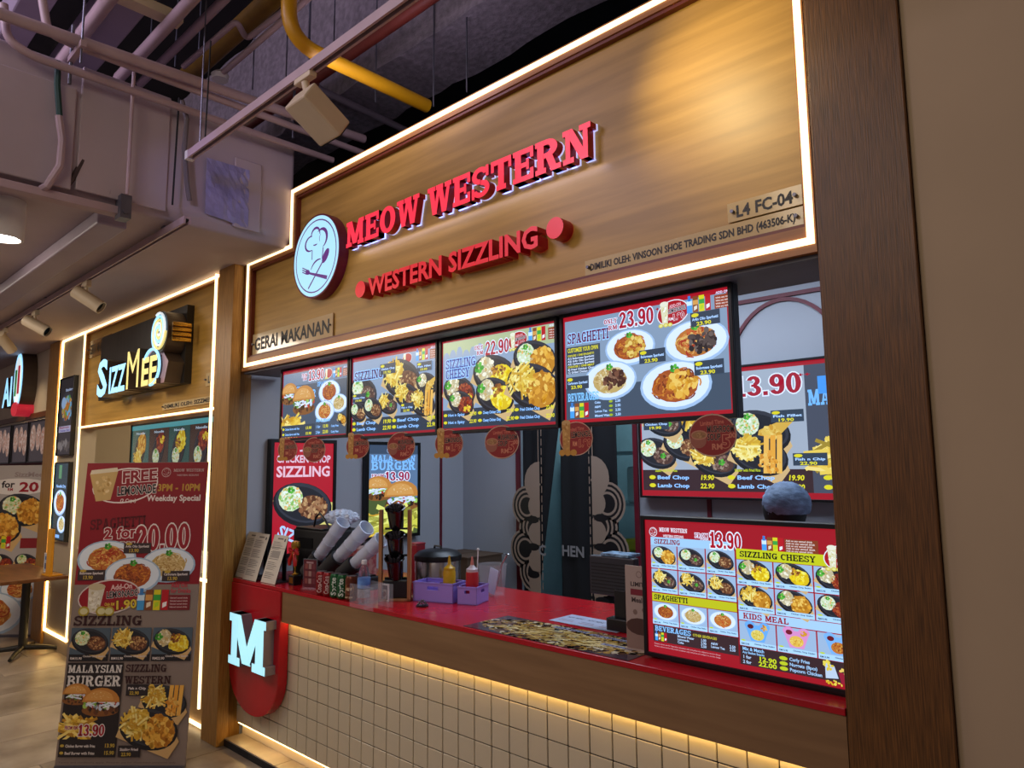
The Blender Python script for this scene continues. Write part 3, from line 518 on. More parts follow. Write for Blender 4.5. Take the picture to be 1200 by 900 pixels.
def pic_banner(w, H):
    # the tall stand: 0.70 x 1.68 m
    G = '8d7d72'; p = Print(w, H, G); p.rect(0, H * .58, w, H * .42, '8e1220')
    p.ell(w * .33, H * .92, w * .27, H * .062, 'eadfdb', 26, 6); p.up(); p.ell(w * .33, H * .92, w * .26, H * .057, '8e1220', 26, 6); p.up()
    p.text('FREE', w * .3, H * .93, .07, '8e1220', b=1, ol=(.1, 'f0e6e2'), w=w * .29, rot=4); p.text('LEMONADE', w * .27, H * .885, .052, '151012', b=1, ol=(.1, 'e8dcd6'), w=w * .32, rot=4); p.text('(2 Cups)', w * .3, H * .862, .02, 'e8dcd6', b=1)
    p.poly([(w * .1, H * .865), (w * .22, H * .87), (w * .26, H * .97), (w * .03, H * .96)], 'c9a86a'); p.up(); p.poly([(w * .03, H * .96), (w * .26, H * .97), (w * .25, H * .984), (w * .04, H * .975)], 'ddd0b4'); p.pile(w * .15, H * .92, w * .06, H * .035, ('d8b878', 'b8904c', 'e8d09c'), 26, .012, p.lv + 1); p.up(11)
    p.logo(w * .66, H * .965, .033, 'c8a8a6', '8e1220'); p.text('MEOW WESTERN', w * .72, H * .967, .018, 'c8a8a6', 1, w=w * .25); p.text('WESTERN SIZZLING', w * .75, H * .952, .01, 'c8a8a6', b=1, w=w * .18)
    p.text('3PM - 10PM', w * .6, H * .9, .042, 'c89a3c', b=1, w=w * .35); p.text('Weekday Special', w * .52, H * .865, .036, 'eadfda', b=1, w=w * .44)
    p.text('SPAGHETTI', w * .08, H * .765, .062, '5c1018', 1, w=w * .45, rot=4); p.text('2 for', w * .2, H * .735, .065, '9c1424', b=1, ol=(.1, 'efe4e0'), w=w * .26, rot=3); p.text('RM', w * .34, H * .7, .04, '9c1424', 1, ol=(.13, 'efe4e0'), w=w * .11)
    p.text('20.00', w * .46, H * .69, .15, '9c1424', 1, ol=(.06, 'efe4e0'), w=w * .44, rot=3)
    p.dish(w * .24, H * .665, w * .24, 'olio', d=1.6); p.dish(w * .74, H * .645, w * .22, 'carb', d=1.6); p.dish(w * .46, H * .61, w * .23, 'bolo', d=1.6)
    for x, y, n in ((.37, .685, 'Aglio Olio Spaghetti'), (.02, .595, 'Bolognese Spaghetti'), (.7, .59, 'Carbonara Spaghetti')):
        p.rect(x * w, y * H, w * .22, H * .035, '3a2c2c'); p.ell(x * w + .03, y * H + H * .032, .02, .008, 'c8a83c', 8); p.text(n, x * w + .01, y * H + H * .02, .014, 'e0d4d0', b=1, w=w * .19); p.text('13.90', x * w + .03, y * H + H * .004, .02, 'c8a83c', b=1); p.up()
    p.ell(w * .29, H * .54, w * .25, H * .058, 'd8cac4', 24, 6); p.up(); p.ell(w * .29, H * .54, w * .24, H * .053, '98121f', 24, 6); p.up()
    p.text('Add-On', w * .3, H * .562, .03, 'e8c8c4', b=1, w=w * .17, rot=5); p.text('LEMONADE', w * .27, H * .535, .036, '181214', b=1, ol=(.1, 'e4d8d2'), w=w * .25, rot=5); p.text('1.90', w * .34, H * .497, .05, 'e0c43c', b=1, ol=(.1, '2a1c10'), w=w * .18, rot=5); p.text('Only RM', w * .26, H * .51, .018, 'e0c43c', b=1, w=w * .08)
    p.poly([(w * .13, H * .49), (w * .22, H * .49), (w * .25, H * .57), (w * .12, H * .57)], 'd8d0bc'); p.up(); p.ell(w * .185, H * .573, w * .07, H * .012, 'c9ba94', 12); p.pile(w * .18, H * .53, w * .045, H * .035, ('e8e2d0', 'c4b690', 'f0ecdc'), 26, .012, p.lv + 1); p.up(11)
    for x in (.1, .24, .3): p.ell(w * x, H * .492, w * .045, H * .017, 'b09a2c', 12); p.ell(w * x, H * .492, w * .032, H * .011, 'd6cf9a', 10, 0, p.lv + 1)
    p.up(2); p.drinks(w * .52, H * .495, .12); p.rect(w * .77, H * .495, w * .17, H * .05, '7c1c22'); p.text('Add On', w * .78, H * .57, .024, 'c03a48', b=1, w=w * .13); p.text('for Drinks', w * .78, H * .552, .024, 'c03a48', b=1, w=w * .16)
    for k in range(4): p.text('Selected canned drinks', w * .78, H * (.533 - .01 * k), .008, 'd8b8b4', b=1, w=w * .14)
    p.text('SIZZLING', w * .03, H * .445, .055, '3c1c1c', 1, w=w * .54)
    for i, k in enumerate(('rice-meat', 'fries-meat', 'mac-cheese')):
        x = w * (.02 + i * .325); p.rect(x, H * .33, w * .31, H * .108, '1c1a1c'); p.rect(x, H * .352, w * .31, H * .086, '50606c'); p.dish(x + w * .155, H * .395, w * .15, k, -12, 1.2, 1); p.text(('RM15.90', 'RM15.90', 'RM22.90')[i], x + .008, H * .335, .014, 'e0d4cc', b=1); p.text('Chicken Chop Sizzling', x + w * .11, H * .343, .01, 'd8ccc4', b=1, w=w * .18); p.up()
    p.rect(w * .02, H * .03, w * .44, H * .295, '241c1c'); p.text('MALAYSIAN', w * .03, H * .293, .042, 'e8e2dc', 1, w=w * .42); p.text('BURGER', w * .03, H * .25, .058, 'e8e2dc', 1, w=w * .42)
    p.burger(w * .24, H * .185, w * .2); p.text('FROM RM', w * .05, H * .115, .02, 'a01424', b=1, ol=(.1, 'e8dcd8'), w=w * .1); p.text('13.90', w * .16, H * .095, .06, 'a01424', 1, ol=(.08, 'e8dcd8'), w=w * .2)
    p.rect(w * .02, H * .03, w * .44, H * .055, '241c1c')
    for k in range(2): p.text(('Chicken Burger with Fries', 'Beef Burger with Fries')[k], w * .07, H * (.06 - .022 * k), .015, 'e0d4cc', b=1, w=w * .23); p.text(('13.90', '15.90')[k], w * .37, H * (.06 - .022 * k), .02, 'c8a83c', b=1, w=w * .08); p.ell(w * .045, H * (.065 - .022 * k), .012, .008, 'c8a83c', 8)
    p.up(); p.text('SIZZLING', w * .48, H * .295, .042, '3c1c1c', 1, w=w * .32); p.text('WESTERN', w * .48, H * .258, .042, '3c1c1c', 1, w=w * .36)
    p.dish(w * .8, H * .205, w * .18, 'fries-stick', -14, 1.4); p.dish(w * .7, H * .12, w * .23, 'fries-fried', -12, 1.8)
    for x, y, n in ((.5, .22, 'Fish n Chip'), (.48, .03, 'Sizzling Fried')): p.rect(x * w, y * H, w * .17, H * .036, '2a2222'); p.text(n, x * w + .01, y * H + H * .02, .014, 'e0d4d0', b=1, w=w * .14); p.text('22.90', x * w + .02, y * H + H * .004, .018, 'c8a83c', b=1)
    p.up(); p.text('Terms and conditions apply. Pictures are for illustration purposes only', w * .03, H * .012, .008, '5c4c44', w=w * .9)
    return p
def pic_far_banner(w, H):
    p = Print(w, H, 'b4aca8'); p.text('SizzMee', w * .55, H * .93, .05, '9a8a88', b=1, w=w * .35); p.ell(w * .6, H * .87, w * .4, H * .05, 'e8e2de', 20); p.up(); p.text('2 for', w * .3, H * .865, .07, '2a2426', b=1, w=w * .26); p.text('RM', w * .48, H * .845, .03, 'a01424', b=1); p.text('20', w * .62, H * .84, .1, 'a01424', b=1, w=w * .24)
    p.dish(w * .68, H * .735, w * .3, 'rice-fried', -12, 1.5); p.dish(w * .36, H * .64, w * .34, 'rice-fried', -12, 1.5); p.drinks(w * .35, H * .5, .13); p.rect(w * .7, H * .5, w * .24, H * .06, '8a1c22')
    for i in range(3): p.dish(w * (.2 + i * .3), H * .42, w * .15, ('rice-meat', 'rice-spicy', 'rice-spicy')[i])
    p.dish(w * .3, H * .3, w * .3, 'carb'); p.dish(w * .75, H * .26, w * .24, 'olio'); p.dish(w * .4, H * .12, w * .42, 'olio', d=1.5); return p
# ---------------------------------------------------------------- materials of the place
OAK = mat('oak_veneer', 'c69a48', .42, col2='ac8436', scale=3, stretch=(.5, 3, 9), bump=.03, detail=8)
OAK_BAND = mat('counter_laminate', '8e6c46', .5, col2='7f5f3c', scale=3, stretch=(.6, 3, 8), bump=.02)
OAK_POST = mat('post_oak', '744a1c', .45, col2='4e300c', scale=20, stretch=(16, 16, .5), bump=.15, detail=3)
TRIM_RED = mat('red_brown_trim', '7c3418', .4, var=.2)
TRIM_WOOD = mat('trim_wood', 'b4763a', .4, var=.2, stretch=(.5, 3, 9))
LEDM = mat('led_strip_light', (1.0, .74, .38), .5, var=0.02, emit=2.6)
LED_SOFT = mat('led_strip_amber', (1.0, .64, .22), .5, var=0.02, emit=11)
REDTOP = mat('red_laminate', 'b3101e', .22, var=.08, spec=.5)
REDACR = mat('red_acrylic_side', 'b80f24', .35, var=.1)
TILEM = mat('cream_tile', 'cbc0a4', .25, var=.05, scale=3, spec=.5)
GROUT = mat('dark_grout', '3a2c20', .9, var=.2)
CREAM = mat('cream_paint', 'cbbca6', .8, var=.05, scale=3)
WALLP = mat('stall_wall_paint', 'b0b1b8', .55, var=.04, scale=2)
NWALL = mat('neighbour_wall_paint', 'b5a68e', .7, var=.06, scale=2)
LILAC = mat('painted_bulkhead', 'b3a3aa', .62, var=.14, scale=1.6, bump=.08, detail=6)
PIPE = mat('painted_pipe', 'b0989e', .5, var=.12, scale=6)
DUCTM = mat('duct_metal', '9a8c9c', .5, var=.1, scale=3)
YEL = mat('yellow_gas_pipe', 'c8920e', .42, var=.2, scale=5)
YELD = mat('yellow_old_pipe', '8a661c', .55, var=.35, scale=5)
REDP = mat('red_sprinkler_pipe', '6c2a22', .5, var=.25)
CONC = mat('rough_concrete', '8a8088', .95, var=.35, scale=26, bump=1.0, detail=8)
SLABM = mat('dark_slab', '19141a', .95, var=.4, scale=4, bump=.4)
BLACK = mat('black_plastic', '0e0e10', .38, var=.2)
BLACKM = mat('black_matte', '121214', .75, var=.2)
GREYM = mat('grey_metal', '6c6c78', .4, metal=.6)
STEEL = mat('stainless_steel', 'b8b4b4', .22, metal=1.0, var=.1, stretch=(1, 1, 12))
WHITEM = mat('white_plastic', 'd8d4d0', .5, var=.05)
BEIGE = mat('beige_fixture', 'c9b79c', .5, var=.06)
DRED = mat('dark_red_trim', '6e1224', .45, var=.15)
STONE = mat('floor_stone', 'a79a8b', .38, col2='75685a', scale=3.2, bump=.05, detail=9)
STONE2 = mat('floor_stone_pale', 'b2a595', .36, col2='8f8172', scale=2.6, bump=.05, detail=9)
JOINT = mat('floor_joint', '6c6256', .9)
SCREEN = print_mat('backlit_screen_print', 1.15, .25, (.80, .90, 1.12))
SCREEN_DIM = print_mat('backlit_screen_dim', .55, .25, (.9, .92, 1.05))
PAPER = print_mat('printed_paper', 0, .5)
def empty(name, loc=(0, 0, 0)):
    o = bpy.data.objects.new(name, None); COL.objects.link(o); o.location = loc; o.empty_display_size = .05; return o

# ---------------------------------------------------------------- floor: stone tiles one by one near the stalls
fl = struct(MB().box((-20, -4.6, -.12), (6, 4, -.012)).obj('floor', JOINT))
tm = {}
for key, mm in ((0, STONE), (1, STONE2)):
    b = MB().box((.002, .002, -.012), (.561, 1.149, 0)); tm[key] = b.obj('tile', mm, fl, bevel=.002, seg=1)
first = {0: True, 1: True}
for i in range(-14, 7):
    for j in range(-4, 2):
        x0 = -.47 - .563 * (-i) if i <= 0 else -.47 + .563 * i
        y0 = -.85 + .288 * ((-i) % 4) + 1.151 * j
        if y0 > 1.2 or y0 < -4.6: continue
        k = (i * 3 + j) % 2
        o = tm[k] if first[k] else tm[k].copy()
        if not first[k]: COL.objects.link(o)
        first[k] = False; o.location = (x0, y0, rnd.uniform(-.0008, .0006))
# ---------------------------------------------------------------- ceilings and bulkhead
struct(MB().box((-20, -4.6, 5.0), (7, 5, 5.2)).obj('ceiling', SLABM))
struct(MB().box((-9, 4.0, 0), (7, 4.2, 5.2)).obj('wall_back', SLABM))
be = MB(); e0 = []
for i in range(61):
    x = -3 + 9 * i / 60; w = rnd.uniform(-.015, .015); e0.append((x, .25 + w, rnd.uniform(-.012, .012)))
v = []; f = []
for x, y, dz in e0: v += [(x, y, 4.0 + dz), (x, y, 4.9), (x, y + .42 + dz * 2, 4.0 + dz), (x, y + .42, 4.9)]
for i in range(60):
    a = i * 4; f += [(a, a + 4, a + 5, a + 1), (a, a + 2, a + 6, a + 4), (a + 2, a + 3, a + 7, a + 6)]
be.add(v, f); struct(be.obj('ceiling_beam', CONC))
v = MB(); pr = [(.62, 3.62), (.62, 3.02), (.57, 2.97)]
bk = MB().ext([(-14, 2.975), (.57, 2.975), (.62, 3.03), (.62, 3.63), (-14, 3.63)][::1], -4.4, .02, 0)
bulk = struct(bk.obj('ceiling_bulkhead', LILAC, bevel=.02, seg=3))
sheet = MB()
for y0, y1, z0, z1, x in ((-2.1, -1.16, 2.99, 3.5, .628), (-1.14, -.72, 3.0, 3.63, .624), (-.36, -.2, 3.01, 3.42, .63)):
    sheet = MB().box((x - .01, y0, z0), (x + .008, y1, z1)); sheet.obj('cladding_panel', LILAC, bulk, bevel=.006)
for k, (y0, y1) in enumerate(((-1.0, -.86), (-2.0, -1.7))):
    MB().box((-5.4, y0, 2.90), (.5, y1, 2.975)).obj('shadow_strip', DUCTM, bulk, bevel=.01)  # boxes stand in for the dark shadow strips under the bulkhead
# wires hanging and stains of old sealant on the bulkhead
def cable(name, pts, r, m, label, cat, group=None, n=8):
    o = MB().tube(pts, r, n).obj(name, m, smooth=True); return tag(o, label, cat, group)
cable('cable_bundle', [at(68, 72, 'x', .66), at(67, 100, 'x', .66), at(70, 138, 'x', .66)], .014, mat('green_cable', '20423e', .6), 'dark green cables dropping down the left end of the bulkhead', 'cable')
cable('conduit_pipe', [at(69, 136, 'x', .67), at(73, 165, 'x', .67), at(70, 195, 'x', .68), at(55, 218, 'x', .66), at(44, 224, 'x', .6)], .017, PIPE, 'curved lilac flexible conduit running down below the green cables', 'conduit')
cable('conduit_pipe', [at(157, 85, 'x', .7), at(149, 228, 'x', .7)], .009, PIPE, 'thin straight vertical conduit on the middle of the bulkhead', 'conduit')
cable('conduit_pipe', [at(213, 118, 'x', .67), at(219, 140, 'x', .67), at(216, 175, 'x', .67), at(219, 215, 'x', .67), at(222, 235, 'x', .66)], .014, mat('grey_flex', '6e6468', .6), 'grey flexible conduit hanging above the end of the lower light track', 'conduit')
cable('hanger_rod', [at(210, 115, 'x', .69), at(202, 240, 'x', .69)], .005, BLACKM, 'thin dark rod beside the grey flexible conduit', 'rod')
cable('hanger_rod', [at(247, 48, 'y', -.7) + Vector((0, 0, .0)), at(240, 168, 'y', -.7)], .004, BLACKM, 'thin black rod holding the free end of the upper light track', 'rod')
wet = mat('brown_stain', '4c3c3c', .8, var=.4, scale=20)
def stain(pts, w, nm='sealant_trace'):
    P = [at(*p, 'x', .6225) for p in pts]; b = MB().tube(P, w, 6); o = b.obj(nm, wet, bulk); return o
stain([(112, 90), (108, 140), (105, 172)], .002); stain([(105, 172), (96, 190), (88, 205), (80, 218)], [.004, .012, .014, .008]); stain([(105, 172), (122, 185), (131, 205), (128, 228)], [.006, .004, .008, .01]); stain([(80, 218), (72, 212), (65, 203)], [.008, .012, .006])
cr = mat('crumpled_foil', '9a94c0', .35, var=.25, scale=12, bump=.6)
a, b2, c2, d2 = at(242, 185, 'x', .635), at(292, 200, 'x', .635), at(290, 268, 'x', .635), at(240, 250, 'x', .635)
g = []; N = 10
for i in range(N + 1):
    for j in range(N + 1):
        u, w = i / N, j / N; p = (a * (1 - u) + b2 * u) * (1 - w) + (d2 * (1 - u) + c2 * u) * w; g.append(p + Vector((rnd.uniform(-.002, .008), 0, 0)))
fo = MB().add(g, [(i * (N + 1) + j, (i + 1) * (N + 1) + j, (i + 1) * (N + 1) + j + 1, i * (N + 1) + j + 1) for i in range(N) for j in range(N)]).obj('foil_patch', cr, bulk, fix=False)
md = fo.modifiers.new('s', 'SOLIDIFY'); md.thickness = .003
light('SPOT', 'blue_spill_lamp', (1.6, -1.6, 3.2), (.62, -.35, 3.15), 16, (.42, .42, 1.0), .05, spot=34, blend=1)

# ---------------------------------------------------------------- services under the slab
def pipe(name, pts, r, m, label, cat='pipe', group=None, n=12):
    # round the corners of the run
    P = [Vector(p) for p in pts]; out = [P[0]]
    for i in range(1, len(P) - 1):
        a, b, c = P[i - 1], P[i], P[i + 1]; d = min(r * 3.2, (a - b).length * .45, (c - b).length * .45); p0 = b + (a - b).normalized() * d; p1 = b + (c - b).normalized() * d
        for k in range(7): t = k / 6; out.append(p0 * (1 - t) ** 2 + b * 2 * t * (1 - t) + p1 * t * t)
    out.append(P[-1]); o = MB().tube(out, r, n).obj(name, m, smooth=True); return tag(o, label, cat, group)
pg = 'lilac conduits running along the bulkhead'
pipe('service_pipe', [(.84, -3.2, 3.6), (.84, -1.5, 3.62), (.82, .38, 3.72)], .026, PIPE, 'thickest and uppermost of the three lilac pipes over the bulkhead', 'pipe', pg)
pipe('service_pipe', [at(48, -10, 'x', .78), at(56, 38, 'x', .78), at(85, 52, 'x', .78), at(430, 181, 'x', .78)], .019, PIPE, 'middle lilac pipe over the bulkhead, curving up at its left end', 'pipe', pg)
pipe('service_pipe', [at(4, 5, 'x', .72), at(8, 46, 'x', .72), at(38, 66, 'x', .72), at(390, 188, 'x', .72)], .019, PIPE, 'lowest lilac pipe along the bulkhead, bending up at the frame edge', 'pipe', pg)
sg = MB()
for px, py in ((96, 50), (361, 125)):
    p = at(px, py, 'x', .86); h_ = thing('pipe_hanger', 'small lilac strut clamping the three pipes, ' + ('left of the green cable' if px > 200 else 'over the left half of the bulkhead'), 'bracket', p)
    h_['label'] = 'short strut clamping the three pipes near the bulkhead, ' + ('at its left half' if px < 200 else 'at its right end by the spotlight')
    MB().box((-.17, -.012, -.03), (.03, .012, 0)).obj('strut', PIPE, h_); MB().tube([(-.16, 0, -.14), (-.16, 0, .16)], .008, 8).obj('bolt', GREYM, h_); MB().tube([(0, 0, -.1), (0, 0, .9)], .005, 6).obj('rod', GREYM, h_)
def xline(name, p0, p1, z, r, m, label, extra=1.2, group=None, n=10):
    A, B = at(*p0, 'z', z), at(*p1, 'z', z); B = Vector((B.x, A.y, z)); d = (A - B).normalized(); return pipe(name, [B, A + d * extra], r, m, label, 'pipe', group, n)
xg = 'lilac pipes crossing under the dark slab'
xline('cross_pipe', (128, 0), (70, 72), 3.86, .03, PIPE, 'thick lilac pipe beside the left edge of the wide flat duct', group=xg)
xline('cross_pipe', (224, 0), (140, 92), 3.9, .03, PIPE, 'thick lilac pipe crossing just right of the wide flat duct', group=xg)
xline('cross_pipe', (262, 0), (162, 98), 4.1, .024, PIPE, 'slimmer lilac pipe between the thick one and the kinked one', group=xg)
z = 4.05; A = [at(215, 78, 'z', z), at(277, 24, 'z', z), at(289, 46, 'z', z), at(328, 16, 'z', z), at(372, -20, 'z', z)]
pipe('kinked_pipe', A, .016, PIPE, 'lilac conduit with an s-shaped kink in front of the old yellow pipe')
sp = thing('sprinkler_pipe', 'lilac conduit ending in a round white junction disc', 'pipe', at(258, 88, 'z', 3.95))
q = at(258, 88, 'z', 3.95); e = at(345, 12, 'z', 3.95) - q; MB().tube([(0, 0, .0), e * 1.6], .017, 10).obj('tube', PIPE, sp, smooth=True); MB().lathe([(0, -.03), (.045, -.03), (.05, 0), (.03, .02), (0, .02)]).obj('disc', WHITEM, sp, smooth=True)
A, B = at(345, -25, 'z', 4.2), at(225, 95, 'z', 4.2); pipe('old_yellow_pipe', [Vector((B.x, A.y, 4.2)), A + Vector((.6, 0, 0))], .055, YELD, 'thick faded yellow pipe with a dark stencil mark under the slab')
YG = thing('gas_pipe', 'bright yellow gas pipe that drops and turns toward the wooden sign', 'pipe', (0, 0, 0))
P = [at(338, -40, 'y', -.45), at(343, 45, 'y', -.45), at(375, 63, 'y', -.32)]
c0 = at(508, 124, 'y', .25); c1 = Vector((c0.x, -.45, c0.z)); top = Vector((c0.x, -.45, 4.9))
def rounded(P, d):
    out = [P[0]]
    for i in range(1, len(P) - 1):
        a, b, c = P[i - 1], P[i], P[i + 1]; p0 = b + (a - b).normalized() * d; p1 = b + (c - b).normalized() * d
        for k in range(9): t = k / 8; out.append(p0 * (1 - t) ** 2 + b * 2 * t * (1 - t) + p1 * t * t)
    return out + [P[-1]]
pz = 3.62; s0 = at(345, 55, 'z', pz); s1 = at(505, 122, 'z', pz); xx = (s0.x + s1.x) / 2
run = rounded([Vector((xx, s0.y - .05, 4.25)), Vector((xx, s0.y - .05, pz)), Vector((xx, s1.y, pz))], .16)
MB().tube([Vector((xx - .05, s0.y - .12, 4.45)), Vector((xx, s0.y - .05, 4.25))] + run[1:], .036, 14).obj('tube', YEL, YG, smooth=True)
MB().lathe([(.0, 0), (.075, 0), (.08, .03), (.08, .12), (.05, .16), (0, .16)], (xx - .02, s0.y - .06, 4.2), 18).obj('socket', YEL, YG, smooth=True)
A = at(500, 0, 'z', 3.95); B = at(368, 97, 'z', 3.95); RP = thing('sprinkler_main', 'dark red pipe crossing behind the upper light track', 'pipe', (0, 0, 0))
MB().tube([(B.x - .9, A.y, 3.95), (A.x + 1.5, A.y, 3.95)], .035, 12).obj('tube', REDP, RP, smooth=True); MB().lathe([(.042, -.03), (.048, -.02), (.048, .02), (.042, .03)], (B.x, A.y, 3.95), 16, Matrix.Rotation(PI / 2, 3, 'Y')).obj('collar', REDP, RP)
pipe('branch_pipe', [Vector((B.x, A.y + .02, 3.95)), at(375, 105, 'z', 3.93), Vector((at(375, 105, 'z', 3.93).x, .9, 3.9))], .022, mat('grey_pipe', '6e6470', .6), 'grey pipe with a collar running from the red pipe over the sign')
# wide flat duct
dz = 4.0; D0 = at(134, 0, 'z', dz); D1 = at(186, 0, 'z', dz); DT = thing('flat_duct', 'wide flat lilac sheet metal duct crossing under the slab', 'duct', (0, 0, 0))
MB().box((-1.4, D0.y, dz), (D0.x + 1.5, D1.y, dz + .22)).obj('duct', DUCTM, DT, bevel=.01); MB().box((-1.4, D0.y - .05, dz - .03), (D0.x + 1.5, D0.y, dz + .02)).obj('flange', PIPE, DT)
p = at(160, 6, 'z', dz - .06); MB().box((p.x - .04, D0.y - .1, dz - .07), (p.x + .04, D1.y + .12, dz - .02)).obj('hanger_bar', BEIGE, DT)
D2 = thing('flat_duct', 'grey flat duct showing only at the top left corner', 'duct', (0, 0, 0)); a, b = at(15, 10, 'z', 4.1), at(62, 10, 'z', 4.1)
MB().box((-1.5, a.y, 4.1), (a.x + 1.2, b.y, 4.3)).obj('duct', DUCTM, D2, bevel=.01)
for k, (px, y0, y1) in enumerate(((102, 0, 60), (205, 40, 78), (233, 0, 60), (296, 46, 105), (335, 60, 100), (362, 0, 45), (391, 5, 70), (440, 0, 120), (508, 10, 125), (547, 0, 108), (177, 0, 40))):
    Y = (-.55, -.35, -.3, -.2, -.2, -.1, -.05, .1, .25, .28, -.45)[k]; p = at(px, y1, 'y', Y); MBx = MB().tube([p, (p.x, p.y, 4.98)], .0045, 6).obj('hanger_rod', GREYM)
    tag(MBx, 'thin hanger rod from the slab, ' + ('left of the wide flat duct', 'right of the slim cross pipe', 'between the slim cross pipe and the kinked pipe', 'behind the kinked pipe', 'beside the junction disc pipe', 'just right of the yellow pipe drop', 'behind the upper light track', 'crossing the long yellow pipe', 'meeting the wooden sign where the yellow pipe ends', 'over the rough concrete beam, rightmost of all', 'beside the wide flat duct, on its right')[k], 'rod')

# ---------------------------------------------------------------- light tracks
def track(y, z, x0, x1, label):
    t = thing('light_track', label, 'light track', (0, y, z)); MB().box((x0, -.018, 0), (x1, .018, .012)).box((x0, -.018, -.028), (x1, -.008, 0)).box((x0, .008, -.028), (x1, .018, 0)).obj('rail', PIPE, t)
    MB().box((x0, -.008, -.012), (x1, .008, -.002)).obj('inner_channel', BLACKM, t); MB().box((x0 - .03, -.02, -.03), (x0, .02, .014)).obj('end_cap', WHITEM, t)
    for x in (x0 + .1, (x0 + x1) / 2, x1 - .3): MB().tube([(x, 0, .01), (x, 0, .35 if z < 3 else 1.7)], .004, 6).obj('rod', GREYM, t) if z > 3 else MB().box((x - .02, -.012, .01), (x + .02, .012, .08)).obj('clip', GREYM, t)
    return t
track(-.7, 3.25, .87, 4.2, 'upper light track in front of the large wooden sign')
track(-.66, 2.945, -4.4, .76, 'lower light track fixed below the bulkhead')
def cyl_spot(p, aim, label, r=.045, L=.2, on=0, ceiling=False):
    t = thing('track_spotlight', label, 'spotlight', p); d = (Vector(aim) - Vector(p)).normalized()
    MB().box((-.05, -.016, -.05), (.05, .016, -.005)).obj('adapter', BEIGE, t, bevel=.004); MB().tube([(0, 0, -.05), (0, 0, -.1)], .012, 10).obj('stem', BEIGE, t)
    M = (Vector((0, 0, -.12))); R = d.to_track_quat('Z', 'Y').to_matrix()
    def X(q): return R @ Vector(q) + M
    b = MB(); b.lathe([(.0, -L * .4), (r, -L * .4), (r, L * .6), (r * .86, L * .6), (r * .86, L * .5), (0, L * .5)], (0, 0, -.12), 24, R); b.obj('lamp_body', BEIGE, t, smooth=True)
    b = MB(); b.lathe([(0, L * .51), (r * .84, L * .51)], (0, 0, -.12), 20, R); b.obj('lens', mat('lens_on', (1, .8, .5), .3, emit=14) if on else BLACK, t)
    return t
p = at(102, 325, 'y', -.66); cyl_spot((p.x, -.66, 2.925), (p.x + .45, -.1, 2.45), 'beige cylinder spotlight on the lower track, nearest the noodle sign')
p = at(42, 362, 'y', -.66); cyl_spot((p.x, -.66, 2.925), (p.x + .55, -.1, 2.5), 'beige cylinder spotlight, second along the lower track')
p = at(6, 385, 'y', -.66); cyl_spot((p.x, -.66, 2.925), (p.x - .6, .1, 2.2), 'lit cylinder spotlight at the far end of the lower track', on=1)
# flat flood head on the upper track
fx = at(358, 78, 'y', -.7).x; t = thing('flood_spotlight', 'beige flat rectangular floodlight tilted under the upper track', 'spotlight', (fx, -.7, 3.25))
MB().box((-.06, -.017, -.05), (.06, .017, -.02)).obj('adapter', BEIGE, t, bevel=.004); MB().tube([(0, 0, -.05), (0, .02, -.12)], .016, 12).obj('stem', BEIGE, t)
M = Matrix.Translation((0, .06, -.17)) @ Vector((0, .8, -.5)).to_track_quat('Z', 'X').to_matrix().to_4x4()
MB().box((-.045, -.075, -.10), (.045, .075, .10), M=M).obj('lamp_body', BEIGE, t, bevel=.008); MB().box((-.04, -.068, .101), (.04, .068, .104), M=M).obj('lens', BLACK, t)
light('SPOT', 'flood_beam', (fx, -.58, 3.05), (2.35, .03, 2.98), 62, (1, .80, .42), .03, spot=62, blend=1)
light('SPOT', 'flood_beam', (3.15, -.62, 3.15), (3.4, .03, 2.95), 24, (1, .80, .42), .03, spot=70, blend=1)
# white cylinder pendant at the frame's left edge
q = at(6, 250, 'x', .3); t = thing('cylinder_downlight', 'white cylinder downlight cut by the left edge of the frame', 'downlight', (q.x, q.y, q.z))
MB().lathe([(0, .13), (.075, .13), (.085, .115), (.085, -.13), (.072, -.13), (.072, -.1), (0, -.1)], n=32).obj('lamp_body', WHITEM, t, smooth=True); MB().lathe([(0, -.105), (.07, -.105)], n=24).obj('lens', mat('downlight_lens', (1, .95, .9), .3, emit=6), t); MB().tube([(0, 0, .13), (0, 0, 2.975 - q.z if q.z < 2.9 else .2)], .006, 8).obj('rod', WHITEM, t)
a, b = at(0, 222, 'x', .5), at(148, 240, 'x', .5)
t = thing('wall_bracket', 'lilac angle bracket sticking out under the bulkhead', 'bracket', (0, 0, 0)); MB().box((.57, -1.9, 2.925), (.64, at(148, 240, 'x', .6).y, 2.965)).obj('arm', PIPE, t, bevel=.004); y = at(148, 240, 'x', .6).y; MB().box((.6, y - .05, 2.9), (.68, y, 3.02)).obj('end_plate', GREYM, t); MB().tube([(.69, y - .03, 2.93), (.60, y - .03, 2.93)], .012, 8).obj('bolt', GREYM, t)

# ---------------------------------------------------------------- walls
struct(MB().box((3.943, -.06, 0), (7, .1, 5)).obj('wall_right', mat('cream_wall_right', 'b39c7c', .8, var=.05, scale=3), bevel=.004))
po = MB().box((3.700, -.075, 0), (3.942, .07, 4.9)).box((3.669, .0, 0), (3.7, .07, 4.9)); struct(po.obj('trim_1', OAK_POST, bevel=.003), 'tall dark oak-grained post at the right of the stall', 'post')
po = MB().box((-.165, -.07, 0), (.05, .0, 3.0)).box((-.165, 0, 0), (-.004, .1, 3.0)); POST2 = mat('lit_post_oak', 'b98a44', .42, col2='94682a', scale=16, stretch=(14, 14, .5), bump=.1, detail=3); struct(po.obj('trim_2', POST2, bevel=.003), 'oak post between the two stalls', 'post')  # paler oak copy, gold glow of the light strip put into its colour
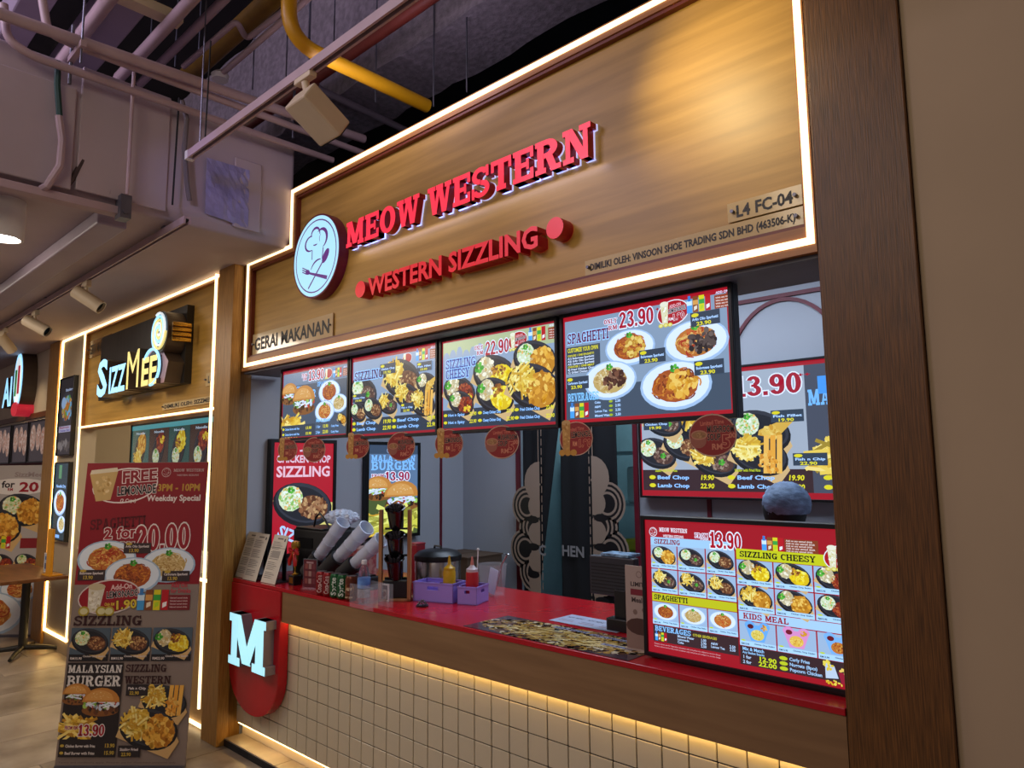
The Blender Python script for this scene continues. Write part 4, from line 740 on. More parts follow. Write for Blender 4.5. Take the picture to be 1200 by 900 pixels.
# stall interior: panelled walls
wl = struct(MB().box((-.12, .1, 0), (-.004, 2.0, 2.95)).obj('wall_left', WALLP))
wb = struct(MB().box((-.12, 2.0, 0), (.657, 2.12, 2.95)).box((1.70, 2.0, 0), (5.0, 2.12, 2.95)).box((.657, 2.0, 2.15), (1.70, 2.12, 2.95)).obj('wall_back_stall', WALLP))
struct(MB().box((3.93, .1, 0), (4.05, 2.0, 2.95)).obj('wall_side_right', WALLP))
struct(MB().box((-.12, .12, 2.95), (5, 2.12, 3.0)).obj('ceiling_stall', WALLP))
struct(MB().box((-.1, .1, -.012), (3.93, 4.0, .004)).obj('floor_stall', mat('stall_floor', '3a3438', .5)))
def strip(name, a, b, par, m=DRED): MB().box(a, b).obj(name, m, par)
strip('trim_strip', (-.004, 1.74, .9), (.006, 1.76, 2.9), wl)
strip('trim_strip', (.615, 1.985, 0), (.657, 2.0, 2.19), wb); strip('trim_strip', (1.70, 1.985, 0), (1.735, 2.0, 2.19), wb); strip('trim_strip', (.615, 1.985, 2.15), (1.735, 2.0, 2.19), wb)
strip('trim_strip', (2.235, 1.985, .9), (2.26, 2.0, 1.44), wb)
# dark red ribbon line and arch on the back wall
A0 = at(865, 355, 'y', 1.99); A1 = at(965, 338, 'y', 1.99); strip('trim_strip', (A0.x - .7, 1.985, A0.z - .012), (A1.x + .9, 2.0, A0.z + .012), wb)
ct = at(915, 350, 'y', 1.99).x; R = .5; b = MB(); N = 24; zz = A0.z - .012 - R; P = []
for i in range(N + 1):
    q = PI * i / N; P.append(((R + 0) * math.cos(q) * .74, R * math.sin(q)))
for i in range(N):
    (x0, z0), (x1, z1) = P[i], P[i + 1]; k = .955; b.ext([(ct + x0, zz + z0), (ct + x1, zz + z1), (ct + x1 * k * .985, zz + z1 * k), (ct + x0 * k * .985, zz + z0 * k)], 1.986, 2.0)
b.obj('arch_strip', DRED, wb)
# the kitchen beyond the doorway
kt = struct(MB().box((.2, 3.7, 0), (2.4, 3.8, 2.9)).box((.2, 2.12, 0), (.3, 3.7, 2.9)).box((2.3, 2.12, 0), (2.4, 3.7, 2.9)).obj('wall_kitchen', mat('kitchen_wall', '8fa8ac', .5)))
# ---------------------------------------------------------------- fascia of the large stall
fas = thing('fascia_board', 'large oak sign board outlined by a bright light strip above the counter', 'sign board', (0, 0, 0))
def gon(l, b, r, t, sx, sz): return [(l, b), (r, b), (r, t), (sx, t), (sx, sz), (l, sz)]
def ring(o, i, y0, y1):
    n = len(o); f = []
    for k in range(n):
        j = (k + 1) % n; f += [(k, j, n + j, n + k), (2 * n + k, 3 * n + k, 3 * n + j, 2 * n + j), (k, 2 * n + k, 2 * n + j, j), (n + k, n + j, 3 * n + j, 3 * n + k)]
    return MB().add([(x, y0, z) for x, z in o + i] + [(x, y1, z) for x, z in o + i], f)
OUT = gon(.06, 2.275, 3.669, 3.334, .616, 2.996); G1 = gon(.095, 2.3, 3.664, 3.325, .628, 2.985); G2 = gon(.117, 2.322, 3.642, 3.303, .65, 2.963); G3 = gon(.14, 2.358, 3.637, 3.278, .675, 2.938); i3 = gon(.152, 2.37, 3.634, 3.264, .688, 2.924)
ring(OUT, G1, -.002, .1).obj('outer_trim', TRIM_WOOD, fas); ring(G1, G2, -.006, .04).obj('light_strip', LEDM, fas); ring(G2, G3, -.001, .06).obj('inner_trim', TRIM_WOOD, fas); ring(G3, i3, .006, .06).obj('inner_lip', TRIM_RED, fas)
MB().ext(G3, .03, .1).obj('panel', OAK, fas)
MB().box((.06, .1, 2.275), (3.669, .13, 2.99)).box((.62, .1, 2.99), (3.669, .13, 3.33)).obj('backing', BLACKM, fas)
struct(MB().box((.05, .02, 2.262), (3.67, .3, 2.274)).obj('trim_3', mat('soffit_grey', '66666e', .6)), 'grey soffit under the sign board', 'soffit')
PY = .03
def letters(text, x, z, hh, w, y0, y1, front, side, parent, slab=1, sp=.07, off=.03, part='letter'):
    # raised letters standing off the panel; each letter is a part
    tw = sum((SLAB[c][0] + sp) if slab else (GLY[(c, 0.0)][2] if c != ' ' else .32) / .73 for c in text) - (sp if slab else 0); sx = w / tw; cur = 0
    for c in text:
        if slab:
            if c != ' ':
                b = MB()
                for k, q in enumerate(SLAB[c][1]):
                    for j, pl in enumerate(prim(q, 0, 1.6)):
                        d = y0 + .0002 * (k % 5); b.ext([(x + (cur + a) * sx, z + e * hh) for a, e in pl], d, y1, 0, 1)
                b.obj(part, [front, side], parent)
            cur += SLAB[c][0] + sp
        else:
            if c != ' ':
                V, F, ad = GLY[(c, off)]; P = [(x + (cur + a / .73) * sx, z + e / .73 * hh) for a, e in V]; ext_glyph(P, F, y0, y1, part, [front, side], parent)
            cur += (GLY[(c, 0.0)][2] if c != ' ' else .32) / .73
def ext_glyph(P, F, y0, y1, name, mats, parent):
    cnt = {}
    F2 = []
    for f in F:
        ar = sum(P[f[i]][0] * P[f[(i + 1) % len(f)]][1] - P[f[(i + 1) % len(f)]][0] * P[f[i]][1] for i in range(len(f)))
        F2.append(f if ar > 0 else f[::-1])
    for f in F2:
        for i in range(len(f)): cnt[(f[i], f[(i + 1) % len(f)])] = 1
    n = len(P); b = MB(); b.add([(p[0], y0, p[1]) for p in P], F2, 0)
    b.v += [(p[0], y1, p[1]) for p in P]; b.f += [tuple(n + i for i in f[::-1]) for f in F2]; b.mi += [0] * len(F2)
    for (i, j) in cnt:
        if (j, i) not in cnt: b.f.append((i, n + i, n + j, j)); b.mi.append(1)
    return b.obj(name, mats, parent, fix=False)
LITRED = mat('lit_red_face', (.95, .035, .07), .35, var=.04, emit=.8); LITRED2 = mat('red_face', (.75, .02, .03), .35, var=.05, emit=.45)
sg = thing('letter_sign', 'large raised red slab-serif letters reading MEOW WESTERN', 'sign', (0, 0, 0))
a = at(407, 290, 'y', -.02); b = at(492, 262, 'y', -.02); c = at(503, 250, 'y', -.02); d = at(697, 183, 'y', -.02)
letters('MEOW', 1.245, 2.822, .138, .61, -.02, .018, LITRED, REDACR, sg); letters('WESTERN', 1.915, 2.822, .138, .955, -.02, .018, LITRED, REDACR, sg)
HALO = mat('white_halo_acrylic', (.55, .6, 1.0), .4, var=.02, emit=.8)
for tx, x, w in (('MEOW', 1.245, .61), ('WESTERN', 1.915, .955)):
    tw = sum(SLAB[q][0] + .07 for q in tx) - .07; sx = w / tw; cur = 0
    for ch in tx:
        bb = MB()
        for q in SLAB[ch][1]:
            for pl in prim(q, .014): bb.ext([(x + (cur + u) * sx, 2.822 + e * .138) for u, e in pl], .0185, .026)
        bb.obj('halo_plate', HALO, sg); cur += SLAB[ch][0] + .07
light('AREA', 'halo_glow', (2.1, .0, 2.80), (2.1, .03, 2.7), .5, (.6, .6, 1), 1.6, .02)  # added area light without a fixture, for the halo glow on the board
s2 = thing('letter_sign', 'deep red block letters between two red dots reading WESTERN SIZZLING', 'sign', (0, 0, 0))
letters('WESTERN SIZZLING', 1.475, 2.522, .091, 1.14, -.035, .028, LITRED2, REDACR, s2, slab=0)
for px, py in ((422, 339), (650, 267)):
    q = at(px, py, 'y', -.035); Rr = .043; MB().ext([(q.x + Rr * math.cos(2 * PI * i / 28), q.z + Rr * math.sin(2 * PI * i / 28)) for i in range(28)], -.035, .028, 0, 1).obj('dot', [LITRED2, REDACR], s2)
# round logo box
q = at(369.5, 301, 'y', -.03); lg = thing('round_sign', 'round white lit sign with a chef hat above crossed fork and spoon', 'sign', (q.x, 0, q.z + .005)); Rr = .24
MB().ext([(Rr * math.cos(2 * PI * i / 64), Rr * math.sin(2 * PI * i / 64)) for i in range(64)], -.028, .03).obj('sign_box', mat('magenta_side', '7a1640', .35), lg)
p = Print(0, 0); p.ell(0, 0, Rr * .96, Rr * .96, 'c8ecf6', 64); p.up(20); p.logo(0, 0, Rr * 1.02, '6c2c72', '', 1); p.obj('sign_face', print_mat('logo_face', 1.05, .4, (.75, .95, 1.1)), lg, Matrix.Translation((0, -.0285, 0)))
# plaques
CLR = mat('clear_acrylic', 'dcc290', .12, var=.03, spec=.6); INK = mat('black_ink', '0c0a08', .5)
def plaque(x0, z0, x1, z1, text, hh, label, w=None, ydp=.02, pads=.02, m=None):
    t = thing('plaque', label, 'plaque', (x0, ydp, z0)); MB().box((0, 0, 0), (x1 - x0, .005, z1 - z0)).obj('plate', m or CLR, t, bevel=.001)
    pr = Print(0, 0); pr.text(text, (x1 - x0) / 2, (z1 - z0 - hh) / 2, hh, '0c0a08', b=1, w=w or (x1 - x0) * .86, al='c'); pr.obj('lettering', PAPER, t, Matrix.Translation((0, -.001, 0)))
    for x in (pads, x1 - x0 - pads): MB().lathe([(0, .0), (.006, .0), (.006, .012), (0, .012)], (x, -.002, (z1 - z0) / 2), 10, Matrix.Rotation(PI / 2, 3, 'X')).obj('screw', GREYM, t)
plaque(.155, 2.375, 1.07, 2.505, 'GERAI MAKANAN', .08, 'acrylic plaque reading GERAI MAKANAN at the lower left of the board', w=.86)
plaque(3.385, 2.437, 3.628, 2.502, 'L4 FC-04', .04, 'acrylic plaque reading L4 FC-04 at the lower right of the board', w=.185)
plaque(2.80, 2.374, 3.628, 2.432, 'DIMILIKI OLEH: VINSOON SHOE TRADING SDN BHD (463506-K)', .026, 'long narrow acrylic plaque reading DIMILIKI OLEH below the unit number', w=.78)

# ---------------------------------------------------------------- counter
ct = thing('service_counter', 'serving counter with red top, brown band and white square tiles', 'counter', (0, 0, 0))
MB().box((.052, -.004, .965), (3.668, .82, .985)).obj('countertop', REDTOP, ct, bevel=.002)
MB().box((.648, 0, .80), (3.668, .02, .965)).obj('front_band', OAK_BAND, ct)
MB().box((.648, .02, .80), (3.668, .06, .815)).obj('band_underside', OAK_BAND, ct)
MB().box((.66, .024, .791), (3.668, .036, .7995)).obj('light_strip', LED_SOFT, ct)
MB().box((.052, .056, .12), (3.668, .8, .964)).obj('body', GROUT, ct)
tile = MB().box((0, .05, 0), (.0955, .057, .0955)).obj('tile', TILEM, ct, bevel=.0015, seg=1); f_ = True
for i in range(36):
    for j in range(7):
        o = tile if f_ else tile.copy()
        if not f_: COL.objects.link(o)
        f_ = False; o.location = (.0535 + .1 * i, rnd.uniform(-.0006, .0004), .1235 + .1 * j)
MB().box((.052, .09, .044), (3.668, .12, .12)).obj('plinth', CREAM, ct); MB().box((.06, .06, .112), (3.66, .075, .12)).obj('light_strip', LED_SOFT, ct)
lgd = thing('base_ledge', 'low stone ledge with dark tile face along the counter foot', 'ledge', (0, 0, 0))
for k in range(6):
    MB().box((.052 + .6 * k, -.02, .035), (.648 + .6 * k, .095, .043)).obj('stone_slab', STONE, lgd, bevel=.001); MB().box((.052 + .3 * k * 2, -.024, 0), (.35 + .6 * k, -.016, .035)).obj('tile', BLACKM, lgd); MB().box((.354 + .6 * k, -.024, 0), (.648 + .6 * k, -.016, .035)).obj('tile', BLACKM, lgd)
MB().box((.052, -.016, 0), (3.66, .09, .035)).obj('core', GROUT, lgd)
# red shield with the lit M
sh = thing('shield_sign', 'red rounded shield board on the counter front carrying a lit letter', 'sign', (0, 0, 0))
P = [(.052, .964), (.052, .50)]
for i in range(1, 20):
    q = PI + PI * i / 20; P.append((.35 + .298 * math.cos(q) * (1 if 1 else 1), .50 + .265 * math.copysign(abs(math.sin(q)) ** .92, math.sin(q))))
P += [(.648, .50), (.648, .964)]; P = P[::-1]
P = P[::-1]
area = sum(P[i][0] * P[(i + 1) % len(P)][1] - P[(i + 1) % len(P)][0] * P[i][1] for i in range(len(P)))
if area < 0: P = P[::-1]
MB().ext(P, -.012, .046).obj('board', REDTOP, sh, bevel=.006, seg=3)
LITB = mat('lit_white_face', (.42, .86, 1.0), .4, var=.02, emit=.8)
ms = thing('letter_box', 'bright blue-white lit slab letter M on the red shield', 'sign', (0, 0, 0)); letters('M', .175, .515, .29, .44, -.075, -.012, LITB, mat('grey_return', '8c8490', .5), ms)
# ---------------------------------------------------------------- menu screens
def screen(x0, z0, x1, z1, y, pic, label, M=None, bz=.014, m=None, dep=.045, cat='menu screen', name='menu_screen'):
    # body behind the plane y, picture inside the bezel; M places it (identity = facing -Y)
    w, hh = x1 - x0, z1 - z0; t = thing(name, label, cat, (x0, y, z0))
    if M: t.matrix_world = M
    MB().box((0, 0, 0), (w, dep, hh)).obj('housing', BLACK, t, bevel=.004)
    fr, _ = frame_prof([(0, 0), (w, 0), (w, hh), (0, hh)], bz, -.004 - .006, 0); fr.obj('bezel', BLACK, t, bevel=.0015, seg=1)
    p = pic(w - 2 * bz, hh - 2 * bz); L = max([-v[1] for v in p.v]); o = p.obj('screen_picture', m or SCREEN, t, Matrix.Translation((bz, -.0008, bz)))
    return t
def hang(t, w, hh):
    for x in (.12 * w, .86 * w): MB().box((x, .02, hh), (x + .03, .035, 2.27 - t.location.z)).obj('mount', BLACKM, t)
S = screen(.392, 1.822, 1.124, 2.262, .1, pic_burger_wide, 'hanging menu screen with a burger and plates of spaghetti, leftmost of four'); hang(S, .73, .44)
S = screen(1.134, 1.806, 1.86, 2.262, .1, pic_sizzling, 'hanging menu screen with many small sizzling plates, second from the left'); hang(S, .73, .455)
S = screen(1.874, 1.806, 2.597, 2.258, .1, pic_cheesy, 'hanging menu screen headed SIZZLING CHEESY with six yellow dishes'); hang(S, .72, .45)
S = screen(2.612, 1.806, 3.352, 2.262, .1, pic_spag, 'hanging menu screen headed SPAGHETTI with four large blue-rimmed plates'); hang(S, .74, .455)
S = screen(2.968, .992, 3.722, 1.474, .1, pic_counter, 'red menu screen standing on the right end of the counter'); MB().box((.1, -.004, -.006), (.72, .05, .002)).obj('foot', BLACK, S)
a, b = at(751, 583, 'y', 1.94), at(866, 429, 'y', 1.94)
ztop = at(968, 417, 'y', 1.94).z
S = screen(a.x, a.z, a.x + 1.47, ztop, 1.94, pic_back, 'large wall menu screen with many sizzling plates behind the counter'); MB().box((.5, .045, .2), (.9, .062, .6)).obj('wall_mount', BLACKM, S)
# two tall screens on the left wall (they face +X)
def wall_screen(y0, y1, z1, H, pic, label):
    # Rz(90): local x -> +Y, local -y -> +X
    M = Matrix.Translation((.042, y0, z1 - H)) @ Matrix.Rotation(PI / 2, 4, 'Z')
    return screen(0, 0, y1 - y0, H, 0, pic, label, M, bz=.024)
y0, y1 = at(318, 515, 'x', .05).y, at(395, 517, 'x', .05).y; wall_screen(y0 + .0, y1, at(355, 515, 'x', .05).z, .78, pic_chop, 'tall red screen with a chicken chop on a black plate on the left wall')
y0, y1 = at(430, 518, 'x', .05).y, at(493, 519, 'x', .05).y; wall_screen(y0, y1, at(460, 518, 'x', .05).z, .72, pic_mburger, 'tall screen headed MALAYSIAN BURGER on the left wall')
# ---------------------------------------------------------------- round danglers under the hanging screens
def pic_lem(r):
    p = Print(0, 0); p.ell(0, 0, r, r * .88, 'c9a488', 28); p.up(); p.ell(0, 0, r * .96, r * .84, '8e2018', 28); p.up(8)
    p.text('Limited Time', 0, r * .38, r * .18, 'c86a50', b=1, w=r * 1.0, al='c', rot=4); p.text('LEMONADE', -r * .28, r * .05, r * .3, '1a1010', b=1, ol=(.1, 'c8906c'), w=r * 1.15, rot=3); p.text('RM', -r * .2, -r * .38, r * .24, 'd88a60', b=1, w=r * .28); p.text('1.90', r * .12, -r * .42, r * .38, '8e1410', b=1, ol=(.1, 'd88a60'), w=r * .78)
    L = p.lv; p.poly([(-r * .78, -r * .75), (-r * .38, -r * .75), (-r * .32, r * .8), (-r * .84, r * .8)], 'b8853e'); p.ell(-r * .58, r * .85, r * .27, r * .14, 'c8a060', 10, 0, L + 1); p.pile(-r * .56, r * .1, r * .2, r * .7, ('c8984a', 'a8742c', 'd8b06a'), 24, r * .1, L + 2); p.up(12)
    for dx in (-.85, -.5, -.15): p.ell(dx * r, -r * .72, r * .2, r * .17, 'c08a30', 10)
    return p
def pic_soup(r):
    p = Print(0, 0); p.ell(0, 0, r, r * .86, 'c9a488', 28); p.up(); p.ell(0, 0, r * .96, r * .82, '8e2018', 28); p.up(8)
    p.text('Limited Time', 0, r * .4, r * .18, 'c86a50', b=1, w=r * 1.0, al='c', rot=4); p.text('MUSHROOM', -r * .22, r * .12, r * .27, '140c0c', b=1, ol=(.08, 'b87a60'), w=r * 1.12); p.text('SOUP', -r * .22, -r * .2, r * .27, '140c0c', b=1, ol=(.08, 'b87a60'), w=r * .55); p.text('5', r * .38, -r * .5, r * .5, '8e1410', b=1, ol=(.08, 'c87a5c')); p.text('.00', r * .62, -r * .12, r * .2, 'c87a5c', b=1); p.text('RM', -r * .05, -r * .58, r * .24, 'c87a5c', b=1)
    p.ell(-r * .6, -r * .22, r * .34, r * .3, '9a5a44', 18); p.up(); p.ell(-r * .56, r * .02, r * .36, r * .2, 'b87a5c', 18); p.up(); p.ell(-r * .56, r * .02, r * .3, r * .15, '9c6e40', 16); p.up(); p.pile(-r * .56, r * .02, r * .24, r * .1, ('b08450', '8a5e34'), 12, r * .06, p.lv); p.up(9); return p
CARD = mat('card_edge', 'a8806a', .7); NYL = mat('clear_thread', '8a8a90', .4)
lemp = pic_lem(.075); soupp = pic_soup(.082)
dg = [(337, 527, 0, 'round lemonade dangler, leftmost under the hanging screens'), (368, 527, 1, 'round mushroom soup dangler in front of the tall chicken chop screen'), (419, 523, 0, 'round lemonade dangler to the left of the tall burger screen'), (470, 523, 1, 'round mushroom soup dangler in front of the tall burger screen'), (526, 520, 0, 'round lemonade dangler under the joint of the second and third screens'), (588, 518, 1, 'round mushroom soup dangler under the SIZZLING CHEESY screen'), (675, 514, 0, 'round lemonade dangler in front of the black door curtain'), (835, 510, 1, 'round mushroom soup dangler in front of the large wall screen')]
pr = {}
for px, py, k, lb in dg:
    q = at(px, py, 'y', .085)
    if k in pr: clone(pr[k], q, label=lb, rotz=(.3 if px < 660 else .12)); continue
    t = thing('price_dangler', lb, 'dangler', q, .3, 'round price danglers'); r = (.075, .082)[k]
    MB().ext([(r * 1.0 * math.cos(2 * PI * i / 28), r * .88 * math.sin(2 * PI * i / 28)) for i in range(28)], 0, .002).obj('card', CARD, t)
    (soupp if k else lemp).obj('printed_face', PAPER, t, Matrix.Translation((0, -.001, 0))); MB().tube([(0, .001, r * .86), (0, .01, 1.835 - q.z)], .0012, 5).obj('thread', NYL, t)
    pr[k] = t
for o in bpy.data.objects:
    if o.name.startswith('price_dangler'): o['group'] = 'round price danglers'

# ---------------------------------------------------------------- door curtain, carton and the kitchen
CURT = mat('black_curtain', '0b0b10', .85, var=.3, scale=3)
TAN = '9c8472'
def curtain(x0, x1, z0, z1, y, txt, flower, label, skew=0.0):
    t = thing('door_curtain', label, 'curtain', (0, y, 0)); N = 30; b = MB(); v = []
    wave = lambda u: .012 * math.sin(u * 17 + x0 * 5)
    X = lambda u, w: x0 + (x1 - x0) * u + skew * (1 - w) * (1 if skew < 0 else 1) * (u if skew < 0 else (1 - u)) * 1.0
    v = [(X(i / N, j / 8), wave(i / N) * (1.2 - .7 * j / 8), z0 + (z1 - z0) * j / 8) for i in range(N + 1) for j in range(9)]
    o = b.add(v, [(i * 9 + j, (i + 1) * 9 + j, (i + 1) * 9 + j + 1, i * 9 + j + 1) for i in range(N) for j in range(8)]).obj('cloth', CURT, t, smooth=True, fix=False); md = o.modifiers.new('s', 'SOLIDIFY'); md.thickness = .003; md.offset = 1
    p = Print(0, 0); p.T = None
    if flower:
        fx, fz, sgn = flower
        for cx, cz, r in ((.0, .52, .17), (.17, .36, .15), (.05, .22, .17), (.16, .06, .16), (.04, -.08, .17)):
            for k, c in enumerate(()):
                P = [(fx + sgn * max(0, (cx + (r - k * .028 * (k > 0)) * math.cos(q * PI / 8))), fz + cz + (r - k * .028 * (k > 0)) * .95 * math.sin(q * PI / 8)) for q in range(16)]
                if k in (0, 1, 2, 3, 4): p.poly(P, c, k + int(cz < .3) * 5 + int(cz < .1) * 5)
        PET = ((.0, .56, .15), (.13, .40, .15), (.06, .24, .15), (.15, .08, .15), (.06, -.08, .15))
        for k, c in enumerate((TAN, '0b0b10', TAN, '0b0b10', TAN, '0b0b10')):
            for (cx, cz, r) in PET[(k > 0):]: p.poly([(fx + sgn * max(0, cx + (r - k * .017) * math.cos(q * PI / 10)), fz + cz + (r - k * .017) * math.sin(q * PI / 10)) for q in range(20)], c, k)
        p.ell(fx + sgn * .0, fz + .56, .01, .01, TAN, 8)
        p.poly([(fx + sgn * max(0, .15 * math.cos(q * PI / 10)), fz + .58 + .15 * math.sin(q * PI / 10)) for q in range(20)], TAN, 8)
        for cz in (.40, .20, .0, -.16): p.poly([(fx + sgn * max(0, .03 + .085 * math.cos(q * PI / 10)), fz + cz + .085 * math.sin(q * PI / 10)) for q in range(20)], TAN, 9); p.ell(fx + sgn * .07, fz + cz - .1, .06, .028, '0b0b10', 12, 0, 10)
        p.rect(fx + sgn * .01 - .004, z0 + .02, .008, z1 - z0 - .04, TAN); 
        for k in range(24): p.poly([(fx - sgn * .02 - .004, z0 + .1 + k * .07), (fx - sgn * .02 + .004, z0 + .1 + k * .07), (fx - sgn * .02 + .004, z0 + .15 + k * .07), (fx - sgn * .02 - .004, z0 + .15 + k * .07)], TAN)
        p.up()
    p.lv = 22
    if txt: p.text(txt[0], txt[1], txt[2], .075, '8e8a8a', b=1)
    if p.v:
        yy = [ (v_[0], v_[1] - .018, v_[2]) for v_ in p.v]; p.v = yy; p.obj('printed_ornament', PAPER, t)
    return t
cy = 1.93
q0 = at(612, 560, 'y', cy); q1 = at(655, 560, 'y', cy); q2 = at(655, 560, 'y', cy); q3 = at(728, 560, 'y', cy)
s1 = at(647, 600, 'y', cy).x
zt = 2.14; n1 = at(640, 643, 'y', cy)
cl = curtain(at(614, 560, 'y', cy).x, at(659, 520, 'y', cy).x, .45, zt, cy, ('C', at(633, 643, 'y', cy).x, at(633, 645, 'y', cy).z - .03), (at(634, 560, 'y', cy).x, at(640, 650, 'y', cy).z - .05, -1), 'left half of the black door curtain with tan blossoms, pulled aside', skew=-.3)
cr_ = curtain(at(658, 560, 'y', cy + .03).x, at(724, 560, 'y', cy + .03).x, .45, zt, cy + .03, ('HEN', at(657, 645, 'y', cy).x, at(657, 650, 'y', cy).z - .005), (at(692, 560, 'y', cy).x, at(700, 650, 'y', cy).z - .05, 1), 'right half of the black door curtain with HEN and tan blossoms')
rod = tag(MB().tube([(.64, 1.945, 2.145), (1.72, 1.945, 2.145)], .01, 10).obj('curtain_rod', GREYM), 'thin metal rod carrying the black door curtain', 'rod')
# kitchen shelf with boxes
ks = thing('kitchen_shelf', 'steel kitchen shelf seen through the gap of the curtain', 'shelf', (1.0, 2.9, 0))
for zz in (.4, .92, 1.32, 1.75): MB().box((-.6, 0, zz), (.9, .4, zz + .025)).obj('shelf_board', mat('kitchen_steel', '7f9a9e', .35, metal=.4), ks)
for x in (-.6, .87): MB().box((x, 0, 0), (x + .03, .03, 1.9)).obj('post', mat('blue_post', '24408a', .5), ks); MB().box((x, .37, 0), (x + .03, .4, 1.9)).obj('post', mat('blue_post', '24408a', .5), ks)
for k, (x, zz, w, hh, c, lb) in enumerate(((.55, .945, .3, .12, 'yellow', 'yellow tray on the kitchen shelf, right of the curtain'), (-.05, .945, .5, .1, 'yellow', 'yellow tray on the kitchen shelf in the curtain gap'), (0.0, 1.345, .4, .3, 'clear', 'pale plastic tub on the middle kitchen shelf'), (.62, 1.345, .22, .26, 'clear', 'pale plastic bag beside the blue kitchen post'), (.0, .425, .5, .35, 'clear', 'pale tub on the lowest kitchen shelf'))):
    b = MB().box((x, .04, zz), (x + w, .34, zz + hh)); tag(b.obj('storage_tub', mat('yellow_tray', 'c8c020', .5) if c == 'yellow' else mat('pale_tub', 'a8c4c4', .4), bevel=.02), lb, 'tub').location = (1.0, 2.9, .001)
# carton behind the counter
q = at(600, 690, 'y', 1.45)
cb = thing('carton_box', 'brown cardboard carton standing behind the counter beside the curtain', 'box', (.16, 1.50, .60))
CARDB = mat('cardboard', '5a4434', .85, var=.12, scale=6)
MB().box((0, 0, 0), (.42, .36, .40)).obj('box_body', CARDB, cb, bevel=.004); MB().box((-.005, -.006, .392), (.205, .366, .402)).obj('flap', CARDB, cb); MB().box((.215, -.006, .392), (.425, .366, .402)).obj('flap', CARDB, cb)
p = Print(0, 0); p.ell(.13, .15, .06, .05, '1e2e1e', 12); p.ell(.3, .15, .05, .06, '1e2e1e', 12); p.obj('stamp', PAPER, cb, Matrix.Translation((0, -.001, 0)))
bs = thing('back_bench', 'low steel bench under the carton against the back wall', 'bench', (.05, 1.45, 0)); MB().box((0, 0, .57), (.56, .5, .599)).obj('bench_top', GREYM, bs)
for x in (.02, .50):
    for y in (.02, .44): MB().box((x, y, 0), (x + .04, y + .04, .57)).obj('leg', GREYM, bs)

# ---------------------------------------------------------------- person behind the counter screen
SKIN = mat('skin', '6e4634', .55, var=.08); SHIRT = mat('black_shirt', '16161c', .8, var=.1, scale=12); TROU = mat('dark_trousers', '1c1c24', .8)
pq = at(921, 592, 'y', 1.15); pp_ = thing('person', 'person in a pale blue hairnet and black shirt, mostly hidden behind the counter screen', 'person', (pq.x, pq.y, .006))
HZ = 1.475
def skin(verts, edges, radii, name, m, parent, root=0, sub=2):
    me = bpy.data.meshes.new(name); me.from_pydata(verts, edges, []); me.materials.append(m); o = bpy.data.objects.new(name, me); COL.objects.link(o); o.parent = parent
    sk = o.modifiers.new('skin', 'SKIN'); sk.use_smooth_shade = True
    for i, r in enumerate(radii): me.skin_vertices[0].data[i].radius = (r, r) if not isinstance(r, tuple) else r; me.skin_vertices[0].data[i].use_root = (i == root)
    s = o.modifiers.new('sub', 'SUBSURF'); s.levels = sub; s.render_levels = sub; return o
vb = [(0, 0, .82), (0, .0, .98), (0, -.01, 1.14), (0, -.01, 1.25), (0, -.01, 1.31), (0, 0, 1.37),
      (.09, 0, .78), (.1, -.01, .43), (.1, .03, .07), (.11, -.09, .035), (-.09, 0, .78), (-.1, -.01, .43), (-.1, .03, .07), (-.11, -.09, .035),
      (.15, 0, 1.235), (.20, .03, 1.0), (.2, -.16, .93), (-.15, 0, 1.235), (-.20, .03, 1.0), (-.16, -.17, .95)]
eb = [(0, 1), (1, 2), (2, 3), (3, 4), (4, 5), (0, 6), (6, 7), (7, 8), (8, 9), (0, 10), (10, 11), (11, 12), (12, 13), (3, 14), (14, 15), (15, 16), (3, 17), (17, 18), (18, 19)]
rb = [(.14, .1), (.13, .095), (.15, .1), (.12, .08), .05, .05, .085, .055, .04, .035, .085, .055, .04, .035, .055, .042, .03, .055, .042, .03]
skin(vb, eb, rb, 'body', SKIN, pp_)
skin([(0, 0, .84), (0, 0, .98), (0, -.01, 1.14), (0, -.01, 1.26), (.15, 0, 1.24), (.19, .02, 1.08), (-.15, 0, 1.24), (-.19, .02, 1.08)], [(0, 1), (1, 2), (2, 3), (3, 4), (4, 5), (3, 6), (6, 7)], [(.16, .12), (.15, .115), (.165, .115), (.11, .085), .066, .06, .066, .06], 'shirt', SHIRT, pp_)
skin([(0, 0, .84), (.09, 0, .76), (.1, -.01, .43), (.1, .03, .12), (-.09, 0, .76), (-.1, -.01, .43), (-.1, .03, .12)], [(0, 1), (1, 2), (2, 3), (0, 4), (4, 5), (5, 6)], [(.145, .11), .1, .07, .055, .1, .07, .055], 'trousers', TROU, pp_)
for sx_, hp in ((1, Vector((.2, -.16, .93))), (-1, Vector((-.16, -.17, .95)))):
    V = [hp, hp + Vector((0, -.06, 0))]; E = [(0, 1)]; R = [.03, .036]
    for k in range(4):
        b0 = hp + Vector((-.027 + .018 * k, -.085, 0)); L = (.032, .038, .036, .028)[k]; i = len(V); V += [b0, b0 + Vector((0, -L, -.006)), b0 + Vector((0, -L * 1.8, -.022))]; E += [(1, i), (i, i + 1), (i + 1, i + 2)]; R += [.010, .009, .0075]
    i = len(V); V += [hp + Vector((-.035 * sx_, -.05, 0)), hp + Vector((-.055 * sx_, -.08, -.01))]; E += [(1, i), (i, i + 1)]; R += [.012, .009]
    skin([tuple(v) for v in V], E, R, 'hand', SKIN, pp_)
